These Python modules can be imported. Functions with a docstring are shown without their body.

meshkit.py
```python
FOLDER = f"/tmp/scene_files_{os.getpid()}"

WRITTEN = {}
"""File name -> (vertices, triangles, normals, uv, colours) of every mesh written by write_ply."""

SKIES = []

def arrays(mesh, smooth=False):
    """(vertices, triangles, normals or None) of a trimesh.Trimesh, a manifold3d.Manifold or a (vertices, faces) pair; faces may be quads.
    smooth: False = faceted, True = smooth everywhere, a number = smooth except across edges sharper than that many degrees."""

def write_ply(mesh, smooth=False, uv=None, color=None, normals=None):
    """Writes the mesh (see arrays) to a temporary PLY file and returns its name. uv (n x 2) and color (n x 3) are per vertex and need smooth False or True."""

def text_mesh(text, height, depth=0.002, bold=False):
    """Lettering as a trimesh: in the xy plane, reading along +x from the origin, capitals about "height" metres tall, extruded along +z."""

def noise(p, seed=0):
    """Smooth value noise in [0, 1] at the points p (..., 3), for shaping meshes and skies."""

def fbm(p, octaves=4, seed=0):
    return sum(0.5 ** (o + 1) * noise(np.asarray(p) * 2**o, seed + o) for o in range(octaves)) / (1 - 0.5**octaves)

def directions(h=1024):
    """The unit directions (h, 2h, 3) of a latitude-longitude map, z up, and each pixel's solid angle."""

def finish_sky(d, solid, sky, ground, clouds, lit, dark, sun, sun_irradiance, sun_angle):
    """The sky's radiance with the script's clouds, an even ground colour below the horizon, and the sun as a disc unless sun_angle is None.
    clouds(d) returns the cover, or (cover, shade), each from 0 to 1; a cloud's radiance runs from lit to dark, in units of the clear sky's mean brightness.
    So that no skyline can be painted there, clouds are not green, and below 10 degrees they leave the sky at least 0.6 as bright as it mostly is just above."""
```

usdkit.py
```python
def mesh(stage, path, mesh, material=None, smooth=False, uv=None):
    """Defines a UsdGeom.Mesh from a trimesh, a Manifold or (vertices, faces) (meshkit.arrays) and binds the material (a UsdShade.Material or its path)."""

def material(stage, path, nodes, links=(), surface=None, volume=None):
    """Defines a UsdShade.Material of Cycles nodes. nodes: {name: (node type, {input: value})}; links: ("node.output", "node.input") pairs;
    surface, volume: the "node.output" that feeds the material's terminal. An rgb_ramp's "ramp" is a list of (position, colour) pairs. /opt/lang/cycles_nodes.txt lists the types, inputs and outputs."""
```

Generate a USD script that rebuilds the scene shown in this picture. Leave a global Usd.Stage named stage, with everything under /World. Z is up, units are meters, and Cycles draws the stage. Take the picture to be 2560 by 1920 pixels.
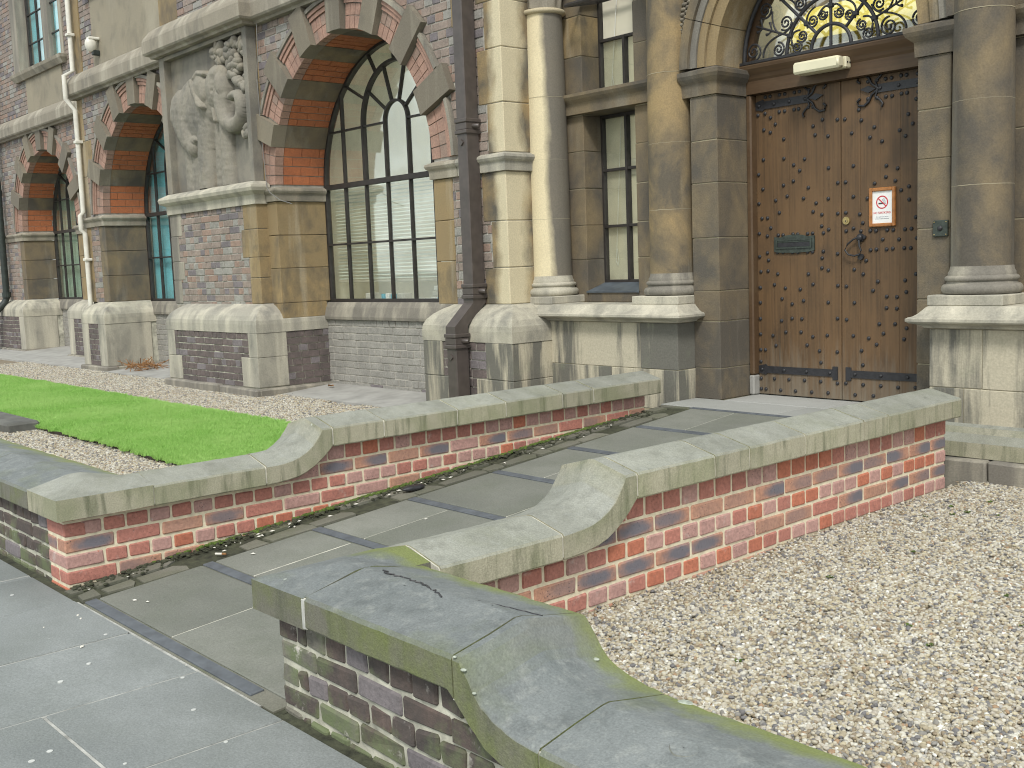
import math, random
import numpy as np
import trimesh
import shapely.geometry as sg
import shapely.affinity as sa
from shapely.ops import unary_union
from pxr import Usd, UsdGeom, UsdLux, UsdShade, Gf, Sdf, Vt
import usdkit, meshkit

random.seed(7)
rng = np.random.default_rng(7)
stage = Usd.Stage.CreateInMemory()
UsdGeom.SetStageUpAxis(stage, UsdGeom.Tokens.z)
UsdGeom.SetStageMetersPerUnit(stage, 1.0)
UsdGeom.Xform.Define(stage, '/World')
UsdGeom.Scope.Define(stage, '/World/Looks')

# ------------------------------------------------------------------ camera, sky, sun, exposure
CAM_POS = np.array([2.8587, -5.6684, 1.3323])
YAW, PITCH, ROLL = 0.84896, -0.11047, -0.037946
EXPOSURE = 0.8
cy, sy, cp, sp = math.cos(YAW), math.sin(YAW), math.cos(PITCH), math.sin(PITCH)
fwd = np.array([-sy * cp, cy * cp, sp]); rgt = np.array([cy, sy, 0.0]); upv = np.cross(rgt, fwd)
r2 = math.cos(ROLL) * rgt + math.sin(ROLL) * upv
u2 = -math.sin(ROLL) * rgt + math.cos(ROLL) * upv
cam = UsdGeom.Camera.Define(stage, '/World/camera')
cam.CreateHorizontalApertureAttr(36.0); cam.CreateVerticalApertureAttr(27.0)
cam.CreateFocalLengthAttr(2718.34 / 2560 * 36.0)
cam.CreateClippingRangeAttr(Gf.Vec2f(0.05, 2000))
cam.CreateExposureAttr(EXPOSURE)
mtx = Gf.Matrix4d(*r2, 0, *u2, 0, *(-fwd), 0, *CAM_POS, 1)
cam.AddTransformOp().Set(mtx)

SUN_EL, SUN_DIR = math.radians(48), np.array([0.55, -0.62])       # high behind the camera, to the right
SUN_ROT = math.atan2(SUN_DIR[0], SUN_DIR[1])
SKY_STRENGTH = 0.1
dome = UsdLux.DomeLight.Define(stage, '/World/sky')
skym = usdkit.material(stage, '/World/Looks/sky_overcast', {
    'sky': ('sky_texture', {'sky_type': 'single_scattering', 'sun_disc': False, 'sun_elevation': SUN_EL, 'sun_rotation': SUN_ROT, 'aerosol_density': 2.0}),
    'tc': ('texture_coordinate', {}),
    'nz': ('noise_texture', {'scale': 2.4, 'detail': 5.0, 'roughness': 0.55}),
    'mr': ('map_range', {'from_min': 0.25, 'from_max': 0.75, 'to_min': 6.2, 'to_max': 9.6, 'clamp': True}),
    'cl': ('mix_color', {'blend_type': 'multiply', 'fac': 1.0, 'a': (0.975, 1.025, 0.985), 'use_clamp': False}),
    'mx': ('mix_color', {'fac': 0.72, 'use_clamp': False}),
    'bg': ('background_shader', {'strength': SKY_STRENGTH})},
    [('tc.generated', 'nz.vector'), ('nz.fac', 'mr.value'), ('mr.result', 'cl.b'), ('sky.color', 'mx.a'), ('cl.result', 'mx.b'), ('mx.result', 'bg.color')],
    surface='bg.background')
UsdShade.MaterialBindingAPI.Apply(dome.GetPrim()).Bind(skym)
sun = UsdLux.DistantLight.Define(stage, '/World/sun')
sun.CreateIntensityAttr(0.4); sun.CreateAngleAttr(12.0); sun.CreateColorAttr(Gf.Vec3f(1.0, 0.97, 0.92))
sun.CreateNormalizeAttr(True)
sd = SUN_DIR / np.linalg.norm(SUN_DIR)
tos = np.array([sd[0] * math.cos(SUN_EL), sd[1] * math.cos(SUN_EL), math.sin(SUN_EL)])
zx = tos; xx = np.cross([0, 0, 1.0], zx); xx /= np.linalg.norm(xx); yy = np.cross(zx, xx)
sun.AddTransformOp().Set(Gf.Matrix4d(*xx, 0, *yy, 0, *zx, 0, 0, 0, 30, 1))

# ------------------------------------------------------------------ scene graph helpers
class Node:
    def __init__(self, path, loc): self.path, self.loc = path, np.asarray(loc, float)
    @property
    def prim(self): return stage.GetPrimAtPath(self.path)
COUNT = {}
def numbered(parent, name):
    k = (parent, name); n = COUNT.get(k, 0); COUNT[k] = n + 1
    return f'{parent}/{name}' if n == 0 else f'{parent}/{name}_{n:03d}'
def data(node, label=None, cat=None, group=None, kind=None):
    p = node.prim
    for k, v in (('label', label), ('category', cat), ('group', group), ('kind', kind)):
        if v: p.SetCustomDataByKey(k, v)
    return node
def X(name, loc=(0, 0, 0), parent=None, **kw):
    base = parent.path if parent else '/World'; pl = parent.loc if parent else np.zeros(3)
    path = numbered(base, name); x = UsdGeom.Xform.Define(stage, path)
    d = np.asarray(loc, float) - pl
    x.AddTranslateOp().Set(Gf.Vec3d(*map(float, d)))
    return data(Node(path, loc), **kw)
def M(name, mesh, mat, parent=None, loc=None, smooth=False, **kw):
    """one Mesh prim; the mesh is given in world coordinates, loc is where its origin stands"""
    base = parent.path if parent else '/World'; pl = parent.loc if parent else np.zeros(3)
    path = numbered(base, name)
    if hasattr(mesh, 'vertices'): v, f = np.asarray(mesh.vertices), np.asarray(mesh.faces)
    else: v, f = np.asarray(mesh[0], float), np.asarray(mesh[1], int)
    o = pl if loc is None else np.asarray(loc, float)
    m = usdkit.mesh(stage, path, (v - o, f), MAT[mat], smooth=smooth)
    if np.abs(o - pl).max() > 0: m.AddTranslateOp().Set(Gf.Vec3d(*map(float, o - pl)))
    return data(Node(path, o), **kw)

# ------------------------------------------------------------------ mesh helpers
def cat(ms):
    vs, fs, n = [], [], 0
    for m in ms:
        v, f = (m.vertices, m.faces) if hasattr(m, 'vertices') else m
        f = np.asarray(f)
        if f.shape[1] == 4: f = np.vstack([f[:, [0, 1, 2]], f[:, [0, 2, 3]]])
        vs.append(np.asarray(v)); fs.append(f + n); n += len(v)
    return np.vstack(vs), np.vstack(fs)
_c = []
for sx in (-1, 1):
    for sy_ in (-1, 1):
        for sz in (-1, 1):
            for k in range(3): _c.append((sx, sy_, sz, k))
_S = np.array([c[:3] for c in _c], float); _K = np.array([c[3] for c in _c])
_PULL = np.ones((24, 3)); _PULL[np.arange(24), _K] = 0
_h = trimesh.convex.convex_hull(_S - _S * _PULL * 0.2)
_idx = [int(np.argmin(np.abs(_h.vertices - p).sum(1))) for p in (_S - _S * _PULL * 0.2)]
_back = {h: i for i, h in enumerate(_idx)}
_CF = np.array([[_back[int(a)] for a in t] for t in _h.faces])
def cbox(x0, x1, y0, y1, z0, z1, b=0.004, jit=0.0):
    lo, hi = np.array([x0, y0, z0]), np.array([x1, y1, z1])
    c, h = (lo + hi) / 2, (hi - lo) / 2
    b = min(b, 0.45 * h.min())
    v = c + _S * (h - b * _PULL)
    if jit:
        cj = rng.normal(0, jit, (8, 3)); v = v + np.repeat(cj, 3, 0)
    return v, _CF
def box(x0, x1, y0, y1, z0, z1):
    v = np.array([[x, y, z] for x in (x0, x1) for y in (y0, y1) for z in (z0, z1)], float)
    f = np.array([[0, 1, 3], [0, 3, 2], [4, 6, 7], [4, 7, 5], [0, 4, 5], [0, 5, 1], [2, 3, 7], [2, 7, 6], [0, 2, 6], [0, 6, 4], [1, 5, 7], [1, 7, 3]])
    return v, f
def polys(g):
    if g.is_empty: return []
    return [p for p in getattr(g, 'geoms', [g]) if p.geom_type == 'Polygon' and p.area > 1e-6]
def extr(poly, d0, d1, axis='y'):
    """a polygon in (u, z) extruded from d0 to d1: axis 'y' (u is x, a front wall) or 'x' (u is y, a side wall) or 'z'"""
    if poly.geom_type != 'Polygon': return cat([extr(p, d0, d1, axis) for p in polys(poly)])
    m = trimesh.creation.extrude_polygon(poly, d1 - d0, engine='earcut')
    v, f = np.array(m.vertices), np.array(m.faces)
    if axis == 'y': v, f = np.c_[v[:, 0], v[:, 2] + d0, v[:, 1]], f[:, ::-1]
    elif axis == 'x': v = np.c_[v[:, 2] + d0, v[:, 0], v[:, 1]]
    else: v = np.c_[v[:, 0], v[:, 1], v[:, 2] + d0]
    return v, f
def rect(x0, x1, z0, z1): return sg.box(min(x0, x1), min(z0, z1), max(x0, x1), max(z0, z1))
def tube(pts, r, n=8, closed=False, taper=None):
    p = np.asarray(pts, float); m = len(p)
    t = np.gradient(p, axis=0) if not closed else np.roll(p, -1, 0) - np.roll(p, 1, 0)
    t /= np.linalg.norm(t, axis=1, keepdims=True) + 1e-12
    ref = np.array([0, 0, 1.0]) if abs(t[:, 2]).mean() < 0.8 else np.array([0, 1.0, 0])
    a = np.cross(t, ref); a /= np.linalg.norm(a, axis=1, keepdims=True) + 1e-9
    b = np.cross(t, a); th = np.arange(n) / n * 2 * np.pi
    rr = np.full(m, r) if taper is None else np.asarray(taper) * r
    v = (p[:, None] + rr[:, None, None] * (a[:, None] * np.cos(th)[None, :, None] + b[:, None] * np.sin(th)[None, :, None])).reshape(-1, 3)
    f = []
    for i in range(m if closed else m - 1):
        j = (i + 1) % m
        for k in range(n):
            l = (k + 1) % n
            f += [[i * n + k, j * n + l, j * n + k], [i * n + k, i * n + l, j * n + l]]
    if not closed:
        v = np.vstack([v, p[0], p[-1]])
        for k in range(n):
            l = (k + 1) % n
            f += [[m * n, k, l][::-1], [m * n + 1, (m - 1) * n + k, (m - 1) * n + l]]
    return v, np.array(f)
def molding(profile, path, caps=True):
    """profile: (out, z) points; path: (x, y) points, out is to the right-hand side of the way; mitred"""
    P, Q = np.asarray(profile, float), np.asarray(path, float)
    d = np.diff(Q, axis=0); d /= np.linalg.norm(d, axis=1, keepdims=True)
    nr = np.c_[d[:, 1], -d[:, 0]]
    mit = []
    for i in range(len(Q)):
        if i == 0: mit.append(nr[0])
        elif i == len(Q) - 1: mit.append(nr[-1])
        else:
            s = nr[i - 1] + nr[i]; mit.append(s / (1 + nr[i - 1] @ nr[i]))
    mit = np.array(mit); k = len(P)
    v = np.concatenate([np.c_[Q[i] + P[:, :1] * mit[i], P[:, 1]] for i in range(len(Q))])
    f = []
    for i in range(len(Q) - 1):
        for j in range(k):
            l = (j + 1) % k
            f += [[i * k + j, (i + 1) * k + j, (i + 1) * k + l], [i * k + j, (i + 1) * k + l, i * k + l]]
    if caps:
        pg = sg.Polygon(P); _, tf = trimesh.creation.triangulate_polygon(pg, engine='earcut')
        vv, tf = trimesh.creation.triangulate_polygon(pg, engine='earcut')
        ix = [int(np.argmin(np.abs(P - q).sum(1))) for q in vv]
        for t in tf:
            a = [ix[q] for q in t]
            f += [a, [q + (len(Q) - 1) * k for q in a][::-1]]
    m = trimesh.Trimesh(v, np.array(f), process=False)
    if m.volume < 0: m.invert()
    return np.array(m.vertices), np.array(m.faces)
def lathe(profile, cx, cy_, n=40, a0=0, a1=2 * math.pi):
    P = np.asarray(profile, float); th = np.linspace(a0, a1, n + 1)
    v = np.array([[cx + r * math.cos(t), cy_ + r * math.sin(t), z] for t in th for r, z in P])
    k = len(P); f = []
    for i in range(n):
        for j in range(k - 1):
            f += [[i * k + j, (i + 1) * k + j, (i + 1) * k + j + 1], [i * k + j, (i + 1) * k + j + 1, i * k + j + 1]]
    return v, np.array(f)
def grid(V):
    """V: (n, m, 3) -> mesh"""
    n, m = V.shape[:2]; i = np.arange(n * m).reshape(n, m)
    a, b, c, d = i[:-1, :-1].ravel(), i[1:, :-1].ravel(), i[1:, 1:].ravel(), i[:-1, 1:].ravel()
    return V.reshape(-1, 3), np.vstack([np.c_[a, b, c], np.c_[a, c, d]])

def tone_primvar(usd_mesh, values):
    UsdGeom.PrimvarsAPI(usd_mesh).CreatePrimvar('tone', Sdf.ValueTypeNames.FloatArray, 'vertex').Set(Vt.FloatArray([float(x) for x in values]))
def compact(v, f):
    u, inv = np.unique(f, return_inverse=True); return v[u], inv.reshape(-1, 3)
# ------------------------------------------------------------------ materials
MAT = {}
class G:
    """node graph; a value '@node.out' is a link"""
    def __init__(s): s.nodes, s.links, s.k = {}, [], 0
    def __call__(s, kind, **kw):
        s.k += 1; name = f'n{s.k}'; vals = {}
        for a, b in kw.items():
            if isinstance(b, str) and b.startswith('@'): s.links.append((b[1:], f'{name}.{a}'))
            else: vals[a] = b
        s.nodes[name] = (kind, vals); return '@' + name
    def pos(s, scale=(1, 1, 1), loc=(0, 0, 0)):
        if not hasattr(s, 'gp'): s.gp = s('geometry')
        if scale == (1, 1, 1) and loc == (0, 0, 0): return s.gp + '.position'
        return s('mapping', vector=s.gp + '.position', scale=scale, location=loc) + '.vector'
    def noise(s, scale, detail=4.0, rough=0.55, sc=(1, 1, 1), loc=(0, 0, 0), dist=0.0, vec=None):
        return s('noise_texture', vector=vec or s.pos(sc, loc), scale=float(scale), detail=float(detail), roughness=rough, distortion=dist) + '.fac'
    def rng(s, v, a, b, lo=0.0, hi=1.0): return s('map_range', value=v, from_min=float(a), from_max=float(b), to_min=float(lo), to_max=float(hi), clamp=True) + '.result'
    def mix(s, fac, a, b, mode='mix'): return s('mix_color', fac=fac, a=a, b=b, blend_type=mode, use_clamp=True) + '.result'
    def math(s, op, a, b=0.5): return s('math', math_type=op, value1=a, value2=b) + '.value'
    def rand(s):
        if not hasattr(s, 'oi'): s.oi = s('object_info')
        return s.oi + '.random'
    def island(s): 
        return s('attribute', attribute='tone') + '.fac'
    def nz(s):
        if not hasattr(s, 'gp'): s.gp = s('geometry')
        return s('separate_xyz', vector=s.gp + '.normal') + '.z'
    def bump(s, h, strength=0.4, dist=0.01): return s('bump', height=h, strength=float(strength), distance=float(dist)) + '.normal'
    def done(s, name, color, rough=0.85, normal=None, **kw):
        if normal: kw['normal'] = normal
        p = s('principled_bsdf', base_color=color, roughness=rough, **kw)
        MAT[name] = usdkit.material(stage, '/World/Looks/' + name, s.nodes, s.links, surface=p[1:] + '.BSDF')

def stone(name, c1, c2, soot=(0.075, 0.07, 0.06), soot_lo=0.5, soot_hi=0.72, soot_amt=0.8, pale=(0.5, 0.46, 0.36), pale_lo=0.55, pale_hi=0.72, pale_amt=0.5,
          streak=(5, 5, 0.5), vary=0.14, spots=0.0, seed=0):
    g = G()
    base = g.mix(g.noise(1.7, 5, 0.6, loc=(seed, 2, 3)), c1, c2)
    tone = g.mix(g.rng(g.rand(), 0, 1, 0, 1), (1 - vary, 1 - vary, 1 - vary * 0.85), (1 + vary * 0.4, 1 + vary * 0.35, 1 + vary * 0.25))
    base = g('mix_color', fac=1.0, a=base, b=tone, blend_type='multiply', use_clamp=False) + '.result'
    sm = g.rng(g.math('add', g.math('multiply', g.noise(3.1, 6, 0.6, sc=(1, 1, 0.7), loc=(7 + seed, 1, 9), dist=0.3), 0.88), g.math('multiply', g.rand(), 0.12)), soot_lo, soot_hi, 0, soot_amt)
    base = g.mix(sm, base, soot)
    pm = g.rng(g.noise(1.0, 5, 0.6, sc=streak, loc=(3 + seed, 5, 1)), pale_lo, pale_hi, 0, pale_amt)
    base = g.mix(pm, base, pale)
    gr = g.rng(g.noise(95, 3, 0.6), 0.3, 0.7, 0.84, 1.1)
    base = g('mix_color', fac=1.0, a=base, b=gr, blend_type='multiply', use_clamp=False) + '.result'
    if spots:
        v = g('voronoi_texture', vector=g.pos(), scale=9.0) + '.distance'
        k = g.math('multiply', g.rng(v, 0.02, 0.07, 1, 0), g.rng(g.noise(3.3, 2), 0.52, 0.6, 0, spots))
        base = g.mix(k, base, (0.62, 0.62, 0.58))
    h = g.math('add', g.noise(120, 3, 0.6), g.math('multiply', g.noise(14, 4, 0.6), 1.2))
    g.done(name, base, 0.9, g.bump(h, 0.35, 0.006))

TAN1, TAN2 = (0.33, 0.235, 0.105), (0.225, 0.175, 0.105)
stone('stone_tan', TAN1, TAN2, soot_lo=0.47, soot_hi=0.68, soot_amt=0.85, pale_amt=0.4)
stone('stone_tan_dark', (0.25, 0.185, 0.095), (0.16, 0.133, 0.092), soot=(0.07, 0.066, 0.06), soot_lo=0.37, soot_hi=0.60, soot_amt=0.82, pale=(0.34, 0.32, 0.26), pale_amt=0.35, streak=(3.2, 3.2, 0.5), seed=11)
stone('stone_grey', (0.235, 0.215, 0.175), (0.165, 0.155, 0.135), soot_amt=0.5, pale_amt=0.55, pale_lo=0.48, pale_hi=0.7, seed=4)
stone('stone_pale', (0.43, 0.405, 0.325), (0.32, 0.305, 0.25), soot=(0.115, 0.115, 0.108), soot_lo=0.46, soot_hi=0.66, soot_amt=0.7, pale=(0.58, 0.54, 0.43), pale_lo=0.45, pale_hi=0.65, pale_amt=0.6, vary=0.2, seed=21)
stone('stone_cream', (0.56, 0.49, 0.33), (0.48, 0.41, 0.27), soot_lo=0.62, soot_hi=0.8, soot_amt=0.35, pale_amt=0.3, vary=0.15, seed=5)
stone('stone_string', (0.30, 0.265, 0.2), (0.225, 0.205, 0.165), soot=(0.06, 0.06, 0.055), soot_lo=0.5, soot_hi=0.7, soot_amt=0.55, pale=(0.50, 0.465, 0.375), pale_lo=0.48, pale_hi=0.7, pale_amt=0.6, streak=(4.5, 4.5, 0.4), vary=0.1, seed=31)
stone('stone_relief', (0.285, 0.26, 0.205), (0.20, 0.188, 0.158), soot=(0.09, 0.09, 0.085), soot_lo=0.44, soot_hi=0.64, soot_amt=0.6, pale=(0.34, 0.26, 0.14), pale_amt=0.3, pale_lo=0.56, streak=(1.5, 1.5, 0.9), vary=0.03, seed=3)
stone('stone_voussoir', (0.215, 0.185, 0.135), (0.165, 0.15, 0.115), soot_amt=0.45, pale_amt=0.25, vary=0.25, seed=9)
stone('stone_apron', (0.33, 0.285, 0.2), (0.235, 0.215, 0.165), soot_amt=0.55, soot_lo=0.45, pale_amt=0.3, streak=(2, 2, 0.8), vary=0.05, seed=14)
# pedestal: washed pale stone with dark runs down from the moulding
def pedestal(name, seed, dark_lo, dark_hi):
    g = G()
    base = g.mix(g.noise(2.0, 5, 0.6, loc=(seed, 0, 0)), (0.50, 0.455, 0.34), (0.40, 0.365, 0.28))
    run = g.noise(1.0, 6, 0.62, sc=(4.2, 4.2, 0.55), loc=(seed, 1, 2), dist=0.25)
    fine = g.noise(1.0, 4, 0.65, sc=(26, 26, 1.2), loc=(seed, 4, 2))
    m = g.rng(g.math('add', run, g.math('multiply', fine, 0.22)), dark_lo, dark_hi, 0, 0.88)
    base = g.mix(m, base, (0.095, 0.095, 0.085))
    gm = g.rng(g.noise(5, 5, 0.6, loc=(1, seed, 3)), 0.55, 0.75, 0, 0.35)
    base = g.mix(gm, base, (0.20, 0.22, 0.15))
    base = g('mix_color', fac=1.0, a=base, b=g.rng(g.noise(90, 3), 0.3, 0.7, 0.86, 1.08), blend_type='multiply', use_clamp=False) + '.result'
    g.done(name, base, 0.9, g.bump(g.noise(60, 5, 0.6), 0.3, 0.006))
pedestal('stone_pedestal', 2.0, 0.53, 0.64)
pedestal('stone_pedestal_dark', 8.0, 0.44, 0.58)
# the left column: rain-washed cream on its left half, sooty on the right
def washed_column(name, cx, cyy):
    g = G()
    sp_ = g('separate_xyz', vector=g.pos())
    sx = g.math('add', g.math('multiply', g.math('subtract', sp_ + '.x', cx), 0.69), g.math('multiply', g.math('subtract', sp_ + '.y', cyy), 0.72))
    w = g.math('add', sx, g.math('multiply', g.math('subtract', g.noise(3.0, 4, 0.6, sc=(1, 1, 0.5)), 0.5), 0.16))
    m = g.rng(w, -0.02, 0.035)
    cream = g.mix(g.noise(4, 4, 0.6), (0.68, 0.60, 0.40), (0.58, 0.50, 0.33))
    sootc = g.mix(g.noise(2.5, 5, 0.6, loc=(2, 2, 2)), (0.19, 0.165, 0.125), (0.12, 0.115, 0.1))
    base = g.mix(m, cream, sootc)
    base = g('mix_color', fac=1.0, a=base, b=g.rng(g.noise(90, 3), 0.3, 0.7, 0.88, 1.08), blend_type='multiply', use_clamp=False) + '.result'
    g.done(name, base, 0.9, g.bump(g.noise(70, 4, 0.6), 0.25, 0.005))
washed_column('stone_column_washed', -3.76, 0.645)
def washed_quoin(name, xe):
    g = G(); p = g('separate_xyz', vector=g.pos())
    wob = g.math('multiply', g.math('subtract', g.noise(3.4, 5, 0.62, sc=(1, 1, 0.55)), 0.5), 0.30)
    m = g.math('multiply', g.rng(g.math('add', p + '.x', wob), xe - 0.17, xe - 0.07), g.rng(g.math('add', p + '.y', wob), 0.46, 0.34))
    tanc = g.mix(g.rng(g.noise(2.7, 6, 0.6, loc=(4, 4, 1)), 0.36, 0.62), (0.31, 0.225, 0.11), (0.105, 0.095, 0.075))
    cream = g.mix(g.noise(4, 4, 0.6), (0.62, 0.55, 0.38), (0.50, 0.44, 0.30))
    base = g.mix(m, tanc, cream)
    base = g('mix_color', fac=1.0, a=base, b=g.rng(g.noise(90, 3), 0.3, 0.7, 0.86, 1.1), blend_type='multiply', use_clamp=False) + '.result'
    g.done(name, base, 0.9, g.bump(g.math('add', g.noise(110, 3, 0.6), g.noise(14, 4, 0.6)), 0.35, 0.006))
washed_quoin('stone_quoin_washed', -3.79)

def coping(name, top1, top2, side, green, green_amt, dark_amt, seed=0, back=False):
    g = G()
    n = g.nz(); topm = g.rng(n, 0.35, 0.75)
    t = g.mix(g.rng(g.noise(3.2, 7, 0.68, loc=(seed, 0, 0)), 0.34, 0.66), top1, top2)
    t = g.mix(g.rng(g.noise(11, 6, 0.7, loc=(seed, 8, 0)), 0.5, 0.72, 0, 0.55), t, tuple(c * 0.55 for c in top2))
    t = g.mix(g.rng(g.noise(24, 5, 0.62), 0.52, 0.72, 0, 0.4), t, (0.30, 0.31, 0.29))
    s = g.mix(g.noise(4, 5, 0.6, loc=(seed, 3, 1)), side, tuple(c * 0.72 for c in side))
    s = g.mix(g.rng(g.noise(1.0, 6, 0.65, sc=(16, 16, 2.2), loc=(seed, 2, 0)), 0.5, 0.7, 0, dark_amt), s, (0.075, 0.085, 0.045))
    s = g.mix(g.rng(g.noise(3.6, 5, 0.6, loc=(9, seed, 0)), 0.44, 0.66, 0, green_amt), s, green)
    t = g.mix(g.rng(g.noise(2.4, 6, 0.6, loc=(4, seed, 7)), 0.52, 0.72, 0, green_amt * 0.55), t, tuple(c * 0.85 for c in green))
    if back:                                                       # moss along the garden edge of the coping
        yy = g('separate_xyz', vector=g.pos()) + '.y'
        bm = g.math('add', yy, g.math('multiply', g.math('subtract', g.noise(5.5, 6, 0.65, loc=(2, 2, seed)), 0.5), 0.30))
        t = g.mix(g.rng(bm, -3.70, -3.60, 0, 0.8), t, (0.175, 0.205, 0.045))
    c = g.mix(topm, s, t)
    tone = g.mix(g.rand(), (0.88, 0.88, 0.88), (1.1, 1.1, 1.08))
    c = g('mix_color', fac=1.0, a=c, b=tone, blend_type='multiply', use_clamp=False) + '.result'
    c = g('mix_color', fac=1.0, a=c, b=g.rng(g.noise(150, 3, 0.6), 0.3, 0.7, 0.8, 1.14), blend_type='multiply', use_clamp=False) + '.result'
    lich = g.math('multiply', g.rng(g('voronoi_texture', vector=g.pos(), scale=7.0) + '.distance', 0.02, 0.06, 1, 0), g.rng(g.noise(2.1, 2, loc=(seed, 9, 9)), 0.55, 0.62, 0, 0.6))
    c = g.mix(lich, c, (0.5, 0.53, 0.47))
    h = g.math('add', g.noise(160, 3, 0.6), g.math('multiply', g.noise(22, 5, 0.6), 1.4))
    g.done(name, c, 0.82, g.bump(h, 0.4, 0.006))
coping('coping_stone', (0.31, 0.315, 0.275), (0.22, 0.225, 0.19), (0.41, 0.385, 0.285), (0.20, 0.215, 0.12), 0.6, 0.85)
coping('coping_front', (0.185, 0.20, 0.20), (0.13, 0.145, 0.145), (0.175, 0.17, 0.13), (0.14, 0.165, 0.05), 0.9, 0.7, seed=5, back=True)

def brick(name, c1, c2, kissed=0.0, blue=(0.115, 0.115, 0.14), speck=0.6, soot=0.0, moss=0.0, axis='y', white=0.0):
    g = G()
    base = g.mix(g.rand(), c1, c2)
    base = g.mix(g.noise(16, 5, 0.6), base, tuple(min(1, c * 1.35) for c in c1))
    base = g('mix_color', fac=1.0, a=base, b=g.rng(g.noise(60, 4, 0.6), 0.3, 0.7, 0.78, 1.18), blend_type='multiply', use_clamp=False) + '.result'
    if kissed:
        sc = (9.5, 1, 30) if axis == 'x' else (1, 9.5, 30)
        ob = g('mapping', vector=g('texture_coordinate') + '.object', scale=sc) + '.vector'
        sep = g('separate_xyz', vector=ob)
        u = g.math('add', sep + ('.x' if axis == 'x' else '.y'), g.math('multiply', g.math('subtract', g.math('fraction', g.math('multiply', g.rand(), 7.31)), 0.5), 1.3))
        d = g.math('add', g.math('multiply', u, u), g.math('multiply', sep + '.z', sep + '.z'))
        d = g.math('add', d, g.math('multiply', g.math('subtract', g.noise(22, 5, 0.65), 0.5), 1.5))
        m = g.math('multiply', g.rng(d, 0.25, 1.5, 1, 0), g.rng(g.rand(), 0.05, 0.6, 0.15, kissed))
        base = g.mix(m, base, blue)
    if speck:
        v = g('voronoi_texture', vector=g.pos(), scale=75.0) + '.distance'
        base = g.mix(g.math('multiply', g.rng(v, 0.12, 0.26, 1, 0), g.rng(g.noise(7, 3, loc=(4, 4, 4)), 0.46, 0.6, 0, speck)), base, (0.03, 0.028, 0.035))
    if soot: base = g.mix(g.rng(g.noise(5, 5, 0.65, loc=(8, 1, 1)), 0.36, 0.62, 0, soot), base, (0.04, 0.04, 0.038))
    if moss:
        zz = g('separate_xyz', vector=g.pos()) + '.z'
        mm = g.math('add', g.noise(4.5, 6, 0.65, loc=(1, 6, 2)), g.rng(zz, -0.1, 0.2, 0.16, 0.0))
        base = g.mix(g.rng(mm, 0.54, 0.68, 0, moss), base, (0.13, 0.16, 0.075))
    if white:
        base = g.mix(g.rng(g.noise(11, 5, 0.7, loc=(5, 5, 1)), 0.6, 0.7, 0, white), base, (0.5, 0.47, 0.43))
    g.done(name, base, 0.88, g.bump(g.math('add', g.noise(110, 4, 0.65), g.noise(30, 4, 0.6)), 0.5, 0.005))
brick('brick_red', (0.36, 0.15, 0.115), (0.255, 0.115, 0.095), white=0.4, speck=0.45)
brick('brick_orange', (0.385, 0.135, 0.08), (0.29, 0.10, 0.066), speck=0.4, white=0.2)
brick('brick_plum', (0.38, 0.225, 0.195), (0.28, 0.165, 0.15), white=0.45, speck=0.7)
brick('brick_kissed', (0.37, 0.20, 0.135), (0.29, 0.15, 0.112), kissed=0.95, speck=0.85, blue=(0.135, 0.135, 0.16))
brick('brick_kissed_front', (0.32, 0.15, 0.10), (0.24, 0.10, 0.075), kissed=0.95, axis='x', soot=0.4)
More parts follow.
